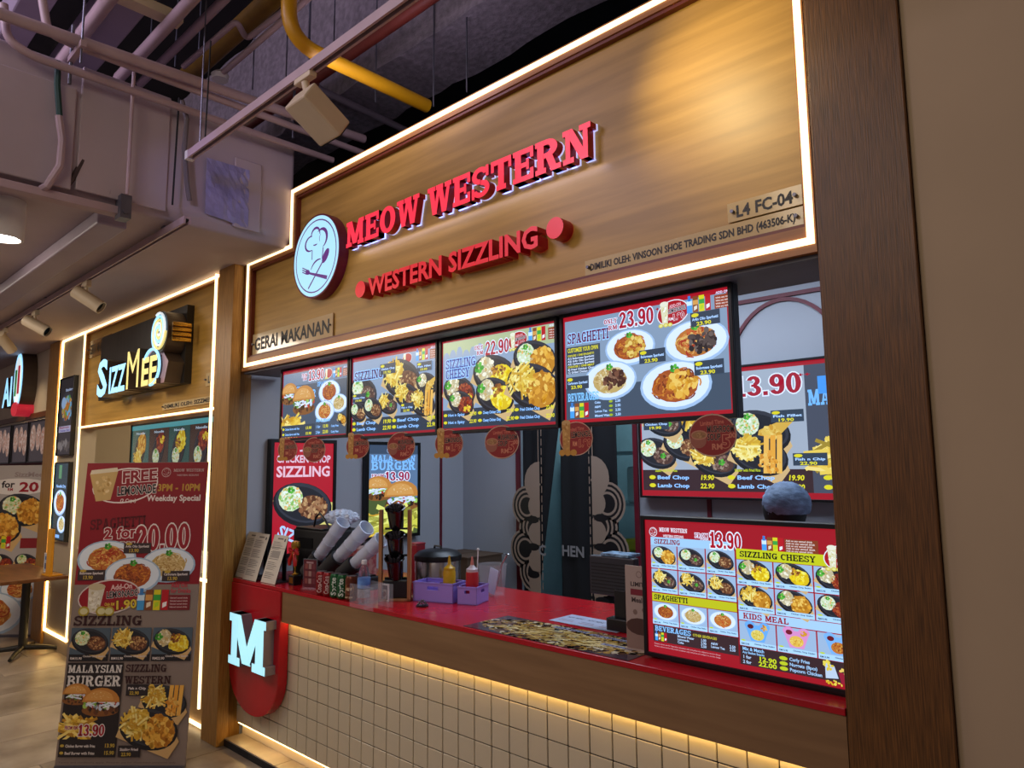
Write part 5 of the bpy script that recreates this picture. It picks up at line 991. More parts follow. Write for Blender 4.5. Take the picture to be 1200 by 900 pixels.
# head, turned away and slightly down
hd = bpy.data.meshes.new('head'); bm = bmesh.new(); bmesh.ops.create_uvsphere(bm, u_segments=28, v_segments=20, radius=.1)
for v in bm.verts:
    x, y, z = v.co; v.co = Vector((x * .78, y * .95, z * 1.18))
    if z < -.02: v.co.x *= 1 + z * 2.2; v.co.y = v.co.y * (1 + z * 1.6) + (.012 if y > 0 else .006)
    if y > .07 and abs(x) < .022 and -.035 < z < .012: v.co.y += .02
    if y > .07 and .018 < abs(x) < .05 and .0 < z < .02: v.co.y -= .008
bm.to_mesh(hd); bm.free(); hd.polygons.foreach_set('use_smooth', [True] * len(hd.polygons)); hd.materials.append(SKIN); ho = bpy.data.objects.new('head', hd); COL.objects.link(ho); ho.parent = pp_; ho.location = (0, .01, HZ - .04)
for sx_ in (-1, 1):
    MB().lathe([(0, -.008), (.018, -.006), (.027, .004), (.016, .006), (0, .0)], (sx_ * .08, .01, HZ - .04), 14, Matrix.Rotation(sx_ * PI / 2, 3, 'Y') @ Matrix.Scale(1, 3)).obj('ear', SKIN, pp_, smooth=True)
    MB().lathe([(0, -.011), (.008, -.008), (.011, 0), (.008, .008), (0, .011)], (sx_ * .032, .098, HZ - .03), 12).obj('eye', WHITEM, pp_, smooth=True)
MB().tube([(-.022, .098, HZ - .092), (0, .103, HZ - .094), (.022, .098, HZ - .092)], .006, 8).obj('mouth', mat('lips', '7a3a34', .5), pp_, smooth=True)
def cap(name, r, m, z0, bump_, off, seed):
    bm = bmesh.new(); bmesh.ops.create_uvsphere(bm, u_segments=48, v_segments=28, radius=1); rr = random.Random(seed)
    bmesh.ops.delete(bm, geom=[v for v in bm.verts if v.co.z < z0], context='VERTS')
    for v in bm.verts:
        k = 1 + bump_ * (math.sin(v.co.x * 23 + v.co.y * 9) * math.sin(v.co.z * 17 + v.co.y * 21)) + bump_ * .5 * rr.uniform(-1, 1); v.co = Vector((v.co.x * r[0] * k, v.co.y * r[1] * k, v.co.z * r[2] * k)) + Vector(off)
    me = bpy.data.meshes.new(name); bm.to_mesh(me); bm.free(); me.polygons.foreach_set('use_smooth', [True] * len(me.polygons)); me.materials.append(m); o = bpy.data.objects.new(name, me); COL.objects.link(o); o.parent = pp_; return o
HAIR = mat('black_hair', '0c0a0c', .6, var=.3, scale=30)
cap('hair', (.094, .106, .12), HAIR, -.72, .012, (-.004, -.006, HZ - .03), 1)
NET = mat('hairnet_blue', '8ea4c4', .6, var=.45, scale=22, bump=.6, detail=8, stretch=(1, 1, 2))
cap('hairnet', (.104, .112, .1), NET, -.5, .035, (.008, -.01, HZ - .008), 2)
cap('shirt_collar', (.06, .06, .03), SHIRT, -.2, 0, (0, -.005, 1.33), 3)
# ---------------------------------------------------------------- things on the counter (top at z = 0.985)
CZ = .9855
def cp(px, py): return at(px, py, 'z', CZ)
CLEAR = mat('clear_plastic', 'e6ecf6', .05, trans=.0, var=.02, alpha=.09); FROST = mat('frosted_cups', 'dfe9fa', .12, var=.06, stretch=(1, 1, 30), scale=6, trans=.2, alpha=.85)
CLEARB = mat('clear_bottle', 'c4d4e4', .06, trans=.9, var=.02, alpha=.55)
# three leaning order sheets
def pic_sheet(kind):
    p = Print(.16, .27, 'cdc6ba'); p.rect(.05, .245, .06, .008, '6a645e')
    for k in range(22): p.poly([(.015, .23 - .0095 * k), (.015 + .06 + .06 * rnd.random() * (k % 4 > 0), .23 - .0095 * k), (.015 + .1, .226 - .0095 * k), (.015, .226 - .0095 * k)], '7c7670') if k % 6 != 5 else None
    p.up(); p.rect(.125, .235, .014, .016, '2a2628')
    if kind == 2: p.rect(0, .195, .16, .002, '5a544e'); p.rect(.03, .14, .09, .04, '96908a'); p.up()
    return p
for k, (bx, by, lb) in enumerate(((.083, .036, 'cream printed sheet leaning on the counter, leftmost of three'), (.232, .012, 'cream printed sheet leaning on the counter, middle of three'), (.425, .03, 'cream printed sheet with a ruled header leaning beside the trophy'))):
    t = thing('menu_sheet', lb, 'menu sheet', (bx, by, CZ), 0, 'leaning printed sheets'); a = math.radians(-17); M = Matrix.Rotation(a, 4, 'X') @ Matrix.Translation((-.08, 0, .0))
    pic_sheet(k).obj('sheet', PAPER, t, M @ Matrix.Translation((0, -.004, 0)) @ Matrix.Scale(1.05, 4)); MB().box((-.003, -.002, 0), (.163, .003, .275), M=M).obj('backing_board', BLACKM, t); MB().box((-.06, .02, .0), (.06, .12, .006)).obj('foot', BLACKM, t); MB().box((-.02, .1, 0), (.02, .106, .22)).obj('prop', BLACKM, t)
# trophy
q = cp(340, 686); GOLD = mat('gold', 'c89a3c', .25, metal=.9, var=.15); t = thing('trophy', 'small gold trophy with a red ribbon bow on a black base', 'trophy', (q.x, q.y + .03, CZ))
MB().box((-.028, -.025, 0), (.028, .025, .055)).obj('base', BLACK, t, bevel=.002); MB().box((-.02, -.0265, .012), (.02, -.025, .045)).obj('name_plate', mat('brass_plate', 'a06a20', .35, metal=.7), t)
MB().lathe([(.018, .055), (.02, .062), (.006, .07), (.005, .09), (.012, .12), (.018, .16), (.022, .185), (.02, .187), (.0, .17)]).obj('cup', GOLD, t, smooth=True); MB().lathe([(0, .2), (.022, .205), (.028, .225), (.022, .246), (0, .252)]).obj('finial', GOLD, t, smooth=True)
for s_ in (-1, 1): MB().tube([(s_ * .012, -.012, .19), (s_ * .035, -.016, .2), (s_ * .04, -.014, .18), (s_ * .012, -.014, .18)], [.005, .014, .012, .005], 8).obj('ribbon_loop', mat('red_ribbon', 'c01a14', .4), t, smooth=True); MB().tube([(s_ * .008, -.016, .185), (s_ * .028, -.02, .14), (s_ * .03, -.02, .11)], [.006, .013, .01], 6).obj('ribbon_tail', mat('red_ribbon', 'c01a14', .4), t, smooth=True)
# small acrylic stand with a red print
q = cp(359, 691); t = thing('table_card', 'small clear stand with a dark red printed card right of the trophy', 'card stand', (q.x, q.y + .02, CZ), .3)
MB().box((-.05, 0, 0), (.05, .004, .165)).obj('acrylic', CLEAR, t); MB().box((-.05, -.02, 0), (.05, .04, .004)).obj('foot', CLEAR, t)
p = Print(.09, .15, '5c1420'); [p.rect(.01 + .026 * (i % 3), .02 + .04 * (i // 3), .02, .028, ('8c4a44', 'a08078', '74323a')[i % 3], 0) for i in range(9)]; p.up(); p.rect(.02, .13, .05, .01, 'a88'  if 0 else 'aa8888'); p.obj('printed_card', PAPER, t, Matrix.Translation((-.045, -.001, .01)))
# black cash printer and wires with a plastic bag behind
q = at(330, 660, 'y', .24); t = thing('receipt_printer', 'black box-shaped machine behind the leaning sheets', 'machine', (.36, .24, CZ))
MB().box((-.03, 0, 0), (.36, .26, .30)).obj('casing', BLACKM, t, bevel=.012); MB().box((.02, -.004, .19), (.2, .01, .25)).obj('front_panel', BLACK, t); MB().box((.0, .0, .30), (.3, .2, .312)).obj('lid', BLACK, t, bevel=.004)
cable('loose_cable', [(.52, .27, 1.303), (.54, .27, 1.36), (.58, .27, 1.385), (.63, .27, 1.355), (.68, .27, 1.31), (.745, .28, 1.2), (.76, .3, 1.1)], .006, BLACK, 'black cable looping over the black machine', 'cable')
b = MB(); bm = bmesh.new(); bmesh.ops.create_icosphere(bm, subdivisions=4, radius=1)
for v in bm.verts: k = 1 + .12 * math.sin(v.co.x * 13) * math.sin(v.co.y * 11 + 2 * v.co.z) + rnd.uniform(-.05, .05); v.co = Vector((v.co.x * .11 * k, v.co.y * .09 * k, v.co.z * .05 * k))
me = bpy.data.meshes.new('plastic_bag'); bm.to_mesh(me); bm.free(); me.materials.append(FROST); o = bpy.data.objects.new('plastic_bag', me); COL.objects.link(o); o.location = (.62, .40, 1.352); tag(o, 'crumpled clear plastic bag lying on the black machine', 'bag')
t = thing('snack_box', 'red and white printed box half hidden behind the plastic cups', 'box', (.82, .36, CZ)); MB().box((-.04, -.02, 0), (.08, .1, .2)).obj('box_body', mat('printed_red_box', '8c2030', .5, col2='b08a80', scale=30), t, bevel=.002); MB().box((-.041, -.021, .2), (.081, .101, .206)).obj('lid', mat('box_lid', 'b08a80', .5), t)
# drink cans in a row
def can(x, y, kind, label, rot=0.0):
    t = thing('drink_can', label, 'can', (x, y, CZ), rot, 'drink cans in a row on the counter'); c = {'coke': ('8e1018', 'd8b8b0', 'Coca-Cola'), 'sprite': ('12582c', 'd8e4d4', 'Sprite'), 'aw': ('6a3018', 'd8b890', 'A&W')}[kind]
    r = .031; MB().lathe([(.022, 0), (.028, .004), (r, .012), (r, .105), (.027, .118), (.025, .122), (.023, .118), (0, .117)], n=32).obj('can_body', mat('can_' + kind, c[0], .3, metal=.35, var=.08), t, smooth=True)
    MB().lathe([(.0, .1185), (.0225, .1185), (.0255, .1225), (.0262, .1225)], n=24).obj('lid', mat('can_lid', 'b0a8a8', .3, metal=.9), t, smooth=True)
    MB().box((-.006, -.004, .119), (.006, .012, .1215)).obj('pull_tab', STEEL, t)
    p = Print(0, 0); p.T = None
    p.text(c[2], -.045, 0, .028, c[1], b=1, w=.09)
    if kind == 'aw': p = Print(0, 0); p.ell(0, 0, .026, .026, 'a86a30', 20); p.up(); p.ell(0, 0, .02, .02, '5a2410', 20); p.up(); p.text('A&W', -.018, -.008, .016, 'e0c8a0', b=1, w=.036); p.text('ROOT BEER', -.03, -.045, .008, 'e0c8a0', b=1, w=.05)
    V = []
    for (u, y, w) in p.v:
        if kind != 'aw': u, w = .014 - w, u     # lettering runs up the can
        a = u / r; rr = r + .0006 - y; V.append((rr * math.sin(a), -rr * math.cos(a), w + .06))
    p.v = V; o = p.obj('lettering', PAPER, t); return t
x0, y0 = 1.0, .035
spots = [('coke', 'red cola can, first of the row from the left'), ('coke', 'red cola can next to the green cans'), ('sprite', 'green lemon-lime can beside the red cans'), ('sprite', 'green lemon-lime can beside the brown can'), ('aw', 'brown root beer can at the right end of the row')]
for k, (kd, lb) in enumerate(spots): can(1.0 + .064 * k + (.008 if k == 4 else 0), .03 + .002 * k, kd, lb, .55)
# plastic cup sleeves: three long stacks of nested cups leaning out of black holders
def sleeve(p0, p1, n, label, r=.045):
    p0, p1 = Vector(p0), Vector(p1); t = thing('cup_stack', label, 'cup stack', p0, 0, 'long stacks of clear cups'); d = p1 - p0; R = d.to_track_quat('Z', 'Y').to_matrix(); L = d.length; prof = []
    for k in range(n): z = L * k / n; f0, f1 = .74 + .3 * k / n, .74 + .3 * (k + 1) / n; prof += [(r * f0, z), (r * f1, z + L / n * .93), (r * f1 * 1.03, z + L / n * .95), (r * f1 * 1.03, z + L / n * .99)]
    prof = [(0, 0)] + prof + [(r, L), (r * .95, L), (r * .7, L - .08), (0, L - .08)]
    MB().lathe(prof, n=28, M=R).obj('cups', FROST, t, smooth=True)
    MB().lathe([(r * 1.0, -.02), (r * 1.12, -.02), (r * 1.12, L * .3), (r * 1.0, L * .3)], n=20, M=R).obj('holder_ring', BLACKM, t, smooth=True); MB().lathe([(0, -.022), (r * 1.1, -.022)], n=20, M=R).obj('holder_base', BLACKM, t); return t
Y = .30
def P3(px, py, y): return at(px, py, 'y', y)
sleeve(P3(362, 668, .13), P3(402, 612, .18), 5, 'clear cup stack leaning right out of a black holder, leftmost of three', .04); sleeve(P3(383, 668, .12), P3(430, 618, .17), 5, 'clear cup stack leaning right, middle one with a bright highlight', .042); sleeve(P3(403, 672, .11), P3(447, 632, .17), 4, 'clear cup stack leaning toward the wooden rack, rightmost of three', .04)
for k, (px, py, lb) in enumerate(((362, 688, 'first black holder block behind the cans'), (383, 690, 'middle black holder block behind the cans'), (408, 694, 'black holder block left of the water bottle'))):
    q = cp(px, py); t = thing('cup_holder', lb, 'holder', (q.x, q.y + .11, CZ)); MB().box((-.05, -.03, 0), (.05, .07, .07)).obj('holder_body', BLACKM, t, bevel=.006); MB().box((-.03, -.01, .07), (.03, .05, .078)).obj('rim', BLACK, t)
# acrylic box holding a bottle, a small framed label
q = cp(421, 712); t = thing('acrylic_riser', 'low clear acrylic box around the water bottle', 'acrylic box', (q.x, q.y, CZ), 0)
MB().box((-.06, -.015, 0), (.13, -.012, .11)).obj('front_sheet', CLEAR, t); MB().box((-.06, .1, 0), (.13, .103, .11)).obj('back_sheet', CLEAR, t); MB().box((.055, -.012, 0), (.058, .1, .11)).obj('divider', CLEAR, t)
q2 = cp(419, 708); t = thing('water_bottle', 'small clear water bottle with blue label and white cap', 'bottle', (q2.x + .002, q2.y + .035, CZ))
MB().lathe([(0, .004), (.026, 0), (.03, .006), (.03, .03), (.028, .034), (.03, .038), (.03, .07), (.031, .075), (.031, .125), (.029, .14), (.024, .16), (.014, .185), (.0125, .19), (.0125, .198), (.0, .198)], n=28).obj('bottle_body', CLEARB, t, smooth=True)
MB().lathe([(.0315, .075), (.0322, .077), (.0322, .123), (.0315, .125)], n=28).obj('label_band', mat('blue_label', '20409a', .4, col2='6c9ad8', scale=14), t, smooth=True); MB().lathe([(.0315, .03), (.0318, .032), (.0318, .068), (.0315, .07)], n=28).obj('lower_label', mat('grey_label', 'a8a0a8', .5, col2='7c7680', scale=60), t, smooth=True)
MB().lathe([(.0138, .19), (.0142, .192), (.0142, .208), (.012, .211), (0, .211)], n=20).obj('cap', WHITEM, t, smooth=True)
q = cp(440, 706); t = thing('small_frame', 'small printed card in a frame between bottle and wooden rack', 'card', (q.x, q.y + .05, CZ), .1); MB().box((-.035, 0, 0), (.035, .006, .085)).obj('backing', WHITEM, t); p = Print(.056, .07, '3a1c24'); p.rect(.005, .005, .046, .045, 'a89a94'); p.ell(.03, .026, .018, .012, '6a2a20', 12, 30); p.up(); p.obj('printed_card', PAPER, t, Matrix.Translation((-.028, -.001, .008)))
# wooden rack with three black tumblers
q = cp(464, 707); RW = mat('rack_wood', 'b07c4c', .45, col2='8e5e38', scale=6, stretch=(6, 6, .6)); t = thing('cutlery_rack', 'narrow wooden rack holding black tumblers one above another', 'rack', (1.458, .16, CZ), .70)
wR = .165; hR = .455
for x in (-wR / 2, wR / 2 - .018): MB().box((x, -.0, 0), (x + .018, .03, hR)).obj('upright', RW, t, bevel=.002)
MB().box((-wR / 2, -.0, 0), (wR / 2, .13, .012)).obj('base_board', RW, t, bevel=.002); MB().box((-wR / 2 + .018, .1, .02), (wR / 2 - .018, .11, .06)).obj('back_rail', RW, t)
MB().box((-wR / 2 + .02, .02, .013), (wR / 2 - .02, .1, .1)).obj('black_box', BLACK, t, bevel=.004)
for k, zz in enumerate((.11, .225, .36)):
    MB().box((-wR / 2 + .018, .06, zz - .01), (wR / 2 - .018, .066, zz)).obj('shelf_bar', BLACKM, t)
    lb = ('lowest', 'middle', 'topmost')[k]; c = thing('black_tumbler', 'shiny black tumbler in the wooden rack, ' + lb + ' of three', 'tumbler', (0, 0, 0), 0, 'black tumblers in the wooden rack')
    M = Matrix.Translation(t.matrix_basis @ Vector((0, .02, zz))) @ Matrix.Rotation(math.radians(18), 4, 'X'); c.matrix_world = Matrix.Translation((1.458, .16, CZ)) @ Matrix.Rotation(.70, 4, 'Z') @ Matrix.Translation((0, .045, zz)) @ Matrix.Rotation(math.radians(22), 4, 'X') @ Matrix.Scale(1.2, 4)
    GL = mat('gloss_black', '0c0a0c', .12, var=.1, spec=.8)
    MB().lathe([(0, .0), (.026, .0), (.03, .004), (.036, .085), (.042, .088), (.044, .094), (.040, .096), (.034, .088), (.027, .012), (0, .01)], n=28).obj('tumbler_body', GL, c, smooth=True)
    for i in range(9):
        a = i * .7; MB().tube([(.012 * math.cos(a), .012 * math.sin(a), .03), (.022 * math.cos(a), .022 * math.sin(a), .1), (.026 * math.cos(a), .026 * math.sin(a), .106)], [.003, .004, .002], 6).obj('wrapped_spoon', mat('wrapped_cutlery', '4a4448', .15, var=.5, scale=40), c)
# steel urn with black lid
q = cp(511, 682); t = thing('soup_urn', 'round steel urn with a domed black lid behind the rack', 'urn', (1.40, .50, CZ)); r = .125
MB().lathe([(0, 0), (r * .9, 0), (r, .01), (r, .165), (r * .98, .17)], n=48).obj('steel_body', STEEL, t, smooth=True); MB().lathe([(r * 1.03, .168), (r * 1.04, .175), (r * 1.03, .195), (r * .85, .215), (r * .5, .225), (0, .228)], n=48).obj('lid', BLACK, t, smooth=True)
MB().tube([(-.03, 0, .222), (-.025, 0, .24), (.025, 0, .24), (.03, 0, .222)], .006, 8).obj('lid_handle', BLACK, t, smooth=True); MB().lathe([(r * 1.002, .0), (r * 1.03, .002), (r * 1.03, .014), (r * 1.002, .016)], n=48).obj('base_ring', BLACK, t, smooth=True)
t = thing('red_lid_box', 'small red box peeking out behind the rack beside the urn', 'box', (1.24, .46, CZ)); MB().box((-.03, 0, 0), (.03, .06, .24)).obj('box_body', mat('red_plastic', '9c1c28', .4), t, bevel=.003); MB().box((-.032, -.002, .24), (.032, .062, .25)).obj('lid', mat('red_plastic', '9c1c28', .4), t, bevel=.003)
# purple baskets
PUR = mat('purple_plastic', '9c88dc', .4, var=.05)
def basket(x, y, w, d, hh, rz, label):
    t = thing('plastic_basket', label, 'basket', (x, y, CZ), rz, 'purple plastic baskets'); k = .012
    MB().box((0, 0, 0), (w, d, .004)).obj('bottom', PUR, t)
    def side(a, b, nrm, hole):
        L = (Vector(b) - Vector(a)).length; ang = math.atan2(b[1] - a[1], b[0] - a[0]); M = Matrix.Translation((a[0], a[1], 0)) @ Matrix.Rotation(ang, 4, 'Z')
        m = MB(); h0, h1 = hh * .62, hh * .8; x0, x1 = L * .36, L * .64
        for bx in (((0, 0, 0), (L, .003, h0)), ((0, 0, h1), (L, .003, hh)), ((0, 0, h0), (x0, .003, h1)), ((x1, 0, h0), (L, .003, h1))): m.box(bx[0], bx[1], M=M)
        m.box((-.002, -.003, hh - .006), (L + .002, .006, hh), M=M); m.obj('side_wall', PUR, t)
    side((0, 0), (w, 0), 0, 1); side((w, 0), (w, d), 0, 1); side((w, d), (0, d), 0, 1); side((0, d), (0, 0), 0, 1); return t
q = cp(487, 705)
basket(1.514, .236, .23, .13, .095, .32, 'purple plastic basket next to the wooden rack'); basket(1.755, .318, .105, .14, .085, .36, 'purple plastic basket holding the ketchup bottle')
def squeeze(x, y, body, cap_, tip, label, hh=.17):
    t = thing('sauce_bottle', label, 'bottle', (x, y, CZ + .006)); r = .032
    MB().lathe([(0, 0), (r * .95, 0), (r, .006), (r, hh * .68), (r * .9, hh * .72)], n=28).obj('bottle_body', body, t, smooth=True); MB().lathe([(r * .92, hh * .71), (r * .92, hh * .78), (r * .7, hh * .8), (r * .34, hh * .86), (r * .3, hh * .88)], n=24).obj('screw_cap', cap_, t, smooth=True); MB().lathe([(r * .3, hh * .87), (r * .12, hh * 1.08), (0, hh * 1.09)], n=14).obj('nozzle', tip, t, smooth=True); return t
MUS = mat('mustard', 'c89a0e', .35); KET = mat('ketchup_red', 'b8101a', .3, coat=.4); squeeze(1.655, .355, MUS, MUS, MUS, 'yellow mustard squeeze bottle standing in a purple basket', .2); squeeze(1.775, .40, KET, mat('clear_cap', 'c4b4b8', .3), mat('pink_tip', 'c87a6c', .4), 'red ketchup squeeze bottle with a pale cap in a purple basket', .2)
t = thing('label_tag', 'small white sticker tag on the mustard bottle', 'tag', (1.70, .335, CZ)); bpy.data.objects.remove(t)
cable('skewer_pick', [(1.70, .50, CZ + .02), (1.705, .51, CZ + .235)], .003, WHITEM, 'thin white stick standing beside the ketchup bottle', 'stick')
tag(MB().lathe([(0, -.008), (.007, -.004), (.008, 0), (.006, .006), (0, .008)], (1.705, .51, CZ + .243), 12).obj('stick_knob', WHITEM, smooth=True), 'small white knob on top of the thin stick', 'knob')
t = thing('clear_bucket', 'clear plastic bucket with papers and a spoon behind the baskets', 'bucket', (1.70, .62, CZ)); MB().lathe([(0, .002), (.062, .0), (.065, .004), (.078, .15), (.082, .152), (.08, .158), (.074, .15), (.06, .008), (0, .008)], n=32).obj('bucket_wall', CLEAR, t, smooth=True)
MB().box((-.03, -.02, .01), (.03, -.017, .14), M=Matrix.Rotation(.25, 4, 'Y')).obj('paper_slip', mat('paper_white', 'b8c4e0', .6), t); MB().tube([(.02, 0, .02), (.06, .01, .16), (.085, .02, .205)], .004, 8).obj('spoon_handle', STEEL, t, smooth=True); MB().lathe([(0, -.006), (.016, 0), (.012, .005), (0, .006)], (.09, .02, .212), 14).obj('spoon_bowl', STEEL, t, smooth=True)
q = cp(493, 711); t = thing('jewel_bell', 'tiny sparkling bell-shaped ornament in front of the purple basket', 'ornament', (q.x, q.y + .01, CZ)); MB().lathe([(0, 0), (.03, 0), (.031, .006), (.0, .007)], n=24).obj('base', BLACK, t)
dm = MB()
for i in range(3):
    for k in range(10 - i * 3): a = 2 * PI * k / (10 - i * 3); rr = (.022, .015, .006)[i]; dm.lathe([(0, -.005), (.005, 0), (0, .005)], (rr * math.cos(a), rr * math.sin(a), .012 + .008 * i), 6)
dm.obj('faceted_top', STEEL, t)
# laminated food mat at the counter edge
A = cp(548, 729); B = cp(600, 722); C_ = cp(748, 769); t = thing('food_mat', 'laminated food picture mat lying along the counter edge', 'mat', (0, 0, CZ - .0004))
q0, q1, q2, q3 = cp(547, 733), cp(601, 722), cp(748, 762), cp(735, 777)
p = Print(0, 0); x0, x1 = 2.13, 2.955; y0, y1 = .008, .28
MB().box((x0, y0, 0), (x1, y1, .0015)).obj('sheet', mat('laminate_sheet', '4a3840', .15, var=.2), t)
p.rect(0, 0, x1 - x0, y1 - y0, '4a3840')
cs = ('7a5a30', 'b08a3c', '3a2824', '5c3a24', 'c8a85c', '8c6a44', '2a2024', 'a07830', 'd0c0a0', '6c3c28')
p.pile((x1 - x0) / 2, (y1 - y0) / 2, (x1 - x0) * .52, (y1 - y0) * .54, cs, 1500, .02, p.lv); p.up(9); p.sticks((x1 - x0) * .5, (y1 - y0) * .45, (x1 - x0) * .42, (y1 - y0) * .36, ('c8a85c', 'a8843c', 'e0c88a'), 160, .07, .009, p.lv, (-20, 40)); p.up(9)
for x, y, w in ((.30, .225, .18), (.50, .21, .2), (.62, .12, .14)): p.rect(x, y, w, .025, '9aa0b8'); p.text('MEOW WESTERN', x + .01, y + .005, .014, '50343c', 1, w=w * .9)
# clip to the mat
lim = lambda a, lo, hi: min(max(a, lo), hi)
p.v = [(lim(v[0], 0, x1 - x0), v[1], lim(v[2], 0, y1 - y0)) for v in p.v]
p.obj('printed_picture', mat('x', 'fff') if 0 else print_mat('laminated_print', 0, .12), t, Matrix.Translation((x0, y0, .0017)) @ Matrix.Rotation(-PI / 2, 4, 'X'))
t = thing('paper_sheet', 'white printed paper sheet lying on the counter by the monitor', 'paper', (0, 0, CZ)); A = cp(643, 727); B = cp(674, 720); C_ = cp(716, 728); D_2 = cp(706, 739)
p = Print(0, 0); w, d = .36, .16; p.rect(0, 0, w, d, 'a8b0c8')
for k in range(3): p.text('NEW MENU', .02 + .11 * k, .1, .022, '3a3c58', b=1, w=.09); p.rect(.02 + .11 * k, .04, .08, .006, '8a4a58'); p.rect(.02 + .11 * k, .06, .07, .006, '5a5c78')
ax = (C_ - B).to_2d(); an = -math.atan2((D_2 - A).y, (D_2 - A).x)
p.obj('printed_side', PAPER, t, Matrix.Translation((A.x, A.y, .0014)) @ Matrix.Rotation(math.atan2((D_2 - A).y, (D_2 - A).x), 4, 'Z') @ Matrix.Rotation(-PI / 2, 4, 'X'))
# customer display seen from the back
q = cp(722, 740); t = thing('pos_monitor', 'black cash register monitor on a square column, seen from behind', 'monitor', (q.x, q.y + .03, CZ))
MB().box((-.045, -.035, 0), (.06, .06, .05)).obj('base_block', BLACK, t, bevel=.004); MB().box((-.02, -.01, .05), (.035, .03, .16)).obj('column', BLACK, t, bevel=.002)
M = Matrix.Rotation(math.radians(0), 4, 'X'); MB().box((-.15, .0, .13), (.075, .04, .29)).obj('monitor_housing', mat('monitor_slate', '26262e', .5, var=.2, stretch=(1, 1, 30)), t, bevel=.006)
for k in range(9): MB().box((-.14, -.002, .145 + .014 * k), (.065, .001, .149 + .014 * k)).obj('vent_rib', BLACKM, t)
tag(MB().box((-.06, -.0, 0), (.08, .09, .012)).obj('paper_stack', mat('blue_paper', '8ab0d0', .6, col2='2a3a50', scale=40), bevel=.002), 'thin stack of bluish papers lying on the monitor top', 'papers').location = (q.x - .03, q.y + .03 - .002, CZ + .291)
# placard beside the menu screen
q = cp(741, 766); t = thing('tall_placard', 'beige drink placard half hidden behind the red menu screen', 'placard', (q.x - .02, q.y + .05, CZ)); MB().box((-.035, 0, 0), (.10, .005, .30)).obj('board', mat('placard_board', 'b09a8c', .6), t); MB().box((-.035, -.01, 0), (.1, .03, .006)).obj('foot', mat('placard_board', 'b09a8c', .6), t)
p = Print(.135, .29, 'a8948a'); p.ell(.06, .265, .012, .012, '6a4a48', 14); p.up(); p.ell(.06, .265, .010, .010, 'a8948a', 14); p.up(); p.text('LIMITED', .022, .222, .016, '3a2a2a', b=1, w=.09); p.rect(.022, .19, .09, .022, '7a1c2c'); p.text('Meal', .025, .165, .018, '3a2a2a', b=1); p.ell(.04, .13, .01, .01, '7a6258', 8); p.ell(.08, .14, .012, .01, '7a6258', 8); p.up(); p.rect(0, 0, .135, .09, '8c7064'); p.ell(.06, .08, .06, .03, '4a2c24', 14); p.up(); p.obj('printed_face', PAPER, t, Matrix.Translation((-.035, -.001, .005)))
# ---------------------------------------------------------------- standing banner
bl, br_ = Vector((-.332, -.81, 0)), Vector((.218, -.32, 0)); ang = math.atan2((br_ - bl).y, (br_ - bl).x); Wb = (br_ - bl).length
t = thing('standing_banner', 'tall red and taupe standing banner reading FREE LEMONADE on the floor', 'banner', bl, ang); lean = math.atan2(.133, 1.70); M = Matrix.Rotation(-lean, 4, 'X'); Hb = 1.705
MB().box((0, 0, .012), (Wb, .004, Hb), M=M).obj('banner_sheet', mat('banner_back', '9a9088', .6), t); pic_banner(Wb, Hb - .015).obj('printed_face', PAPER, t, M @ Matrix.Translation((0, -.001, .013)))
MB().tube([M @ Vector((.01, .012, .02)), M @ Vector((Wb - .01, .012, Hb - .01))], .006, 8).obj('cross_pole', GREYM, t); MB().tube([M @ Vector((Wb - .01, .018, .02)), M @ Vector((.01, .018, Hb - .01))], .006, 8).obj('cross_pole', GREYM, t)
MB().tube([(Wb * .5, .05, .45), (Wb * .5, .34, .01)], .006, 8).obj('rear_leg', GREYM, t); MB().box((0, -.006, 0), (Wb, .01, .02)).obj('foot_bar', GREYM, t)
# ---------------------------------------------------------------- the neighbouring noodle stall
NY = -.04
nf = thing('fascia_board', 'oak sign board of the noodle stall outlined by light strips', 'sign board', (0, 0, 0))
zt = 2.955; x0, x1 = -3.03, -.21
fr, a1 = frame_prof([(x0, 2.04), (x1, 2.04), (x1, zt), (x0, zt)], .025, NY, .1); fr.obj('outer_trim', TRIM_WOOD, nf)
MB().ext([(x0 + .02, 2.06), (x1 - .02, 2.06), (x1 - .02, zt - .02), (x0 + .02, zt - .02)], NY + .03, .1).obj('panel', OAK, nf)
def bar(a, b, w=.015, par=nf, m=LEDM, nm='light_strip', y=NY - .012):
    (xa, za), (xb, zb) = a, b; MB().box((min(xa, xb) - w / 2, y, min(za, zb) - w / 2), (max(xa, xb) + w / 2, y + .014, max(za, zb) + w / 2)).obj(nm, m, par)
bar((x0, 2.055), (x1, 2.055)); bar((x0 + .011, zt), (x1, zt)); bar((x1 - .01, .17), (x1 - .01, zt), y=NY - .03); bar((x0, .14), (x0, zt), m=LEDM)
np_ = thing('screen_column', 'narrow panel with two upright screens between light strips', 'column', (0, 0, 0)); MB().box((-3.75, NY, 0), (x0, .1, zt)).obj('panel', NWALL, np_); bar((-3.73, zt), (x0 - .011, zt), .02, np_); bar((-3.73, .14), (-3.73, zt - .022), .024, np_, LED_SOFT); bar((-3.73, .14), (x0, .14), .022, np_, LED_SOFT)
struct(MB().box((-4.13, -.06, 0), (-3.77, .12, 3.1)).obj('trim_4', POST2), 'oak post at the far side of the noodle stall', 'post')
struct(MB().box((-3.9, .4, 0), (-.3, .5, 2.95)).obj('wall_noodle_back', NWALL)) if 0 else struct(MB().box((-3.76, 1.5, 0), (-.3, 1.6, 2.95)).obj('wall_noodle_back', NWALL))
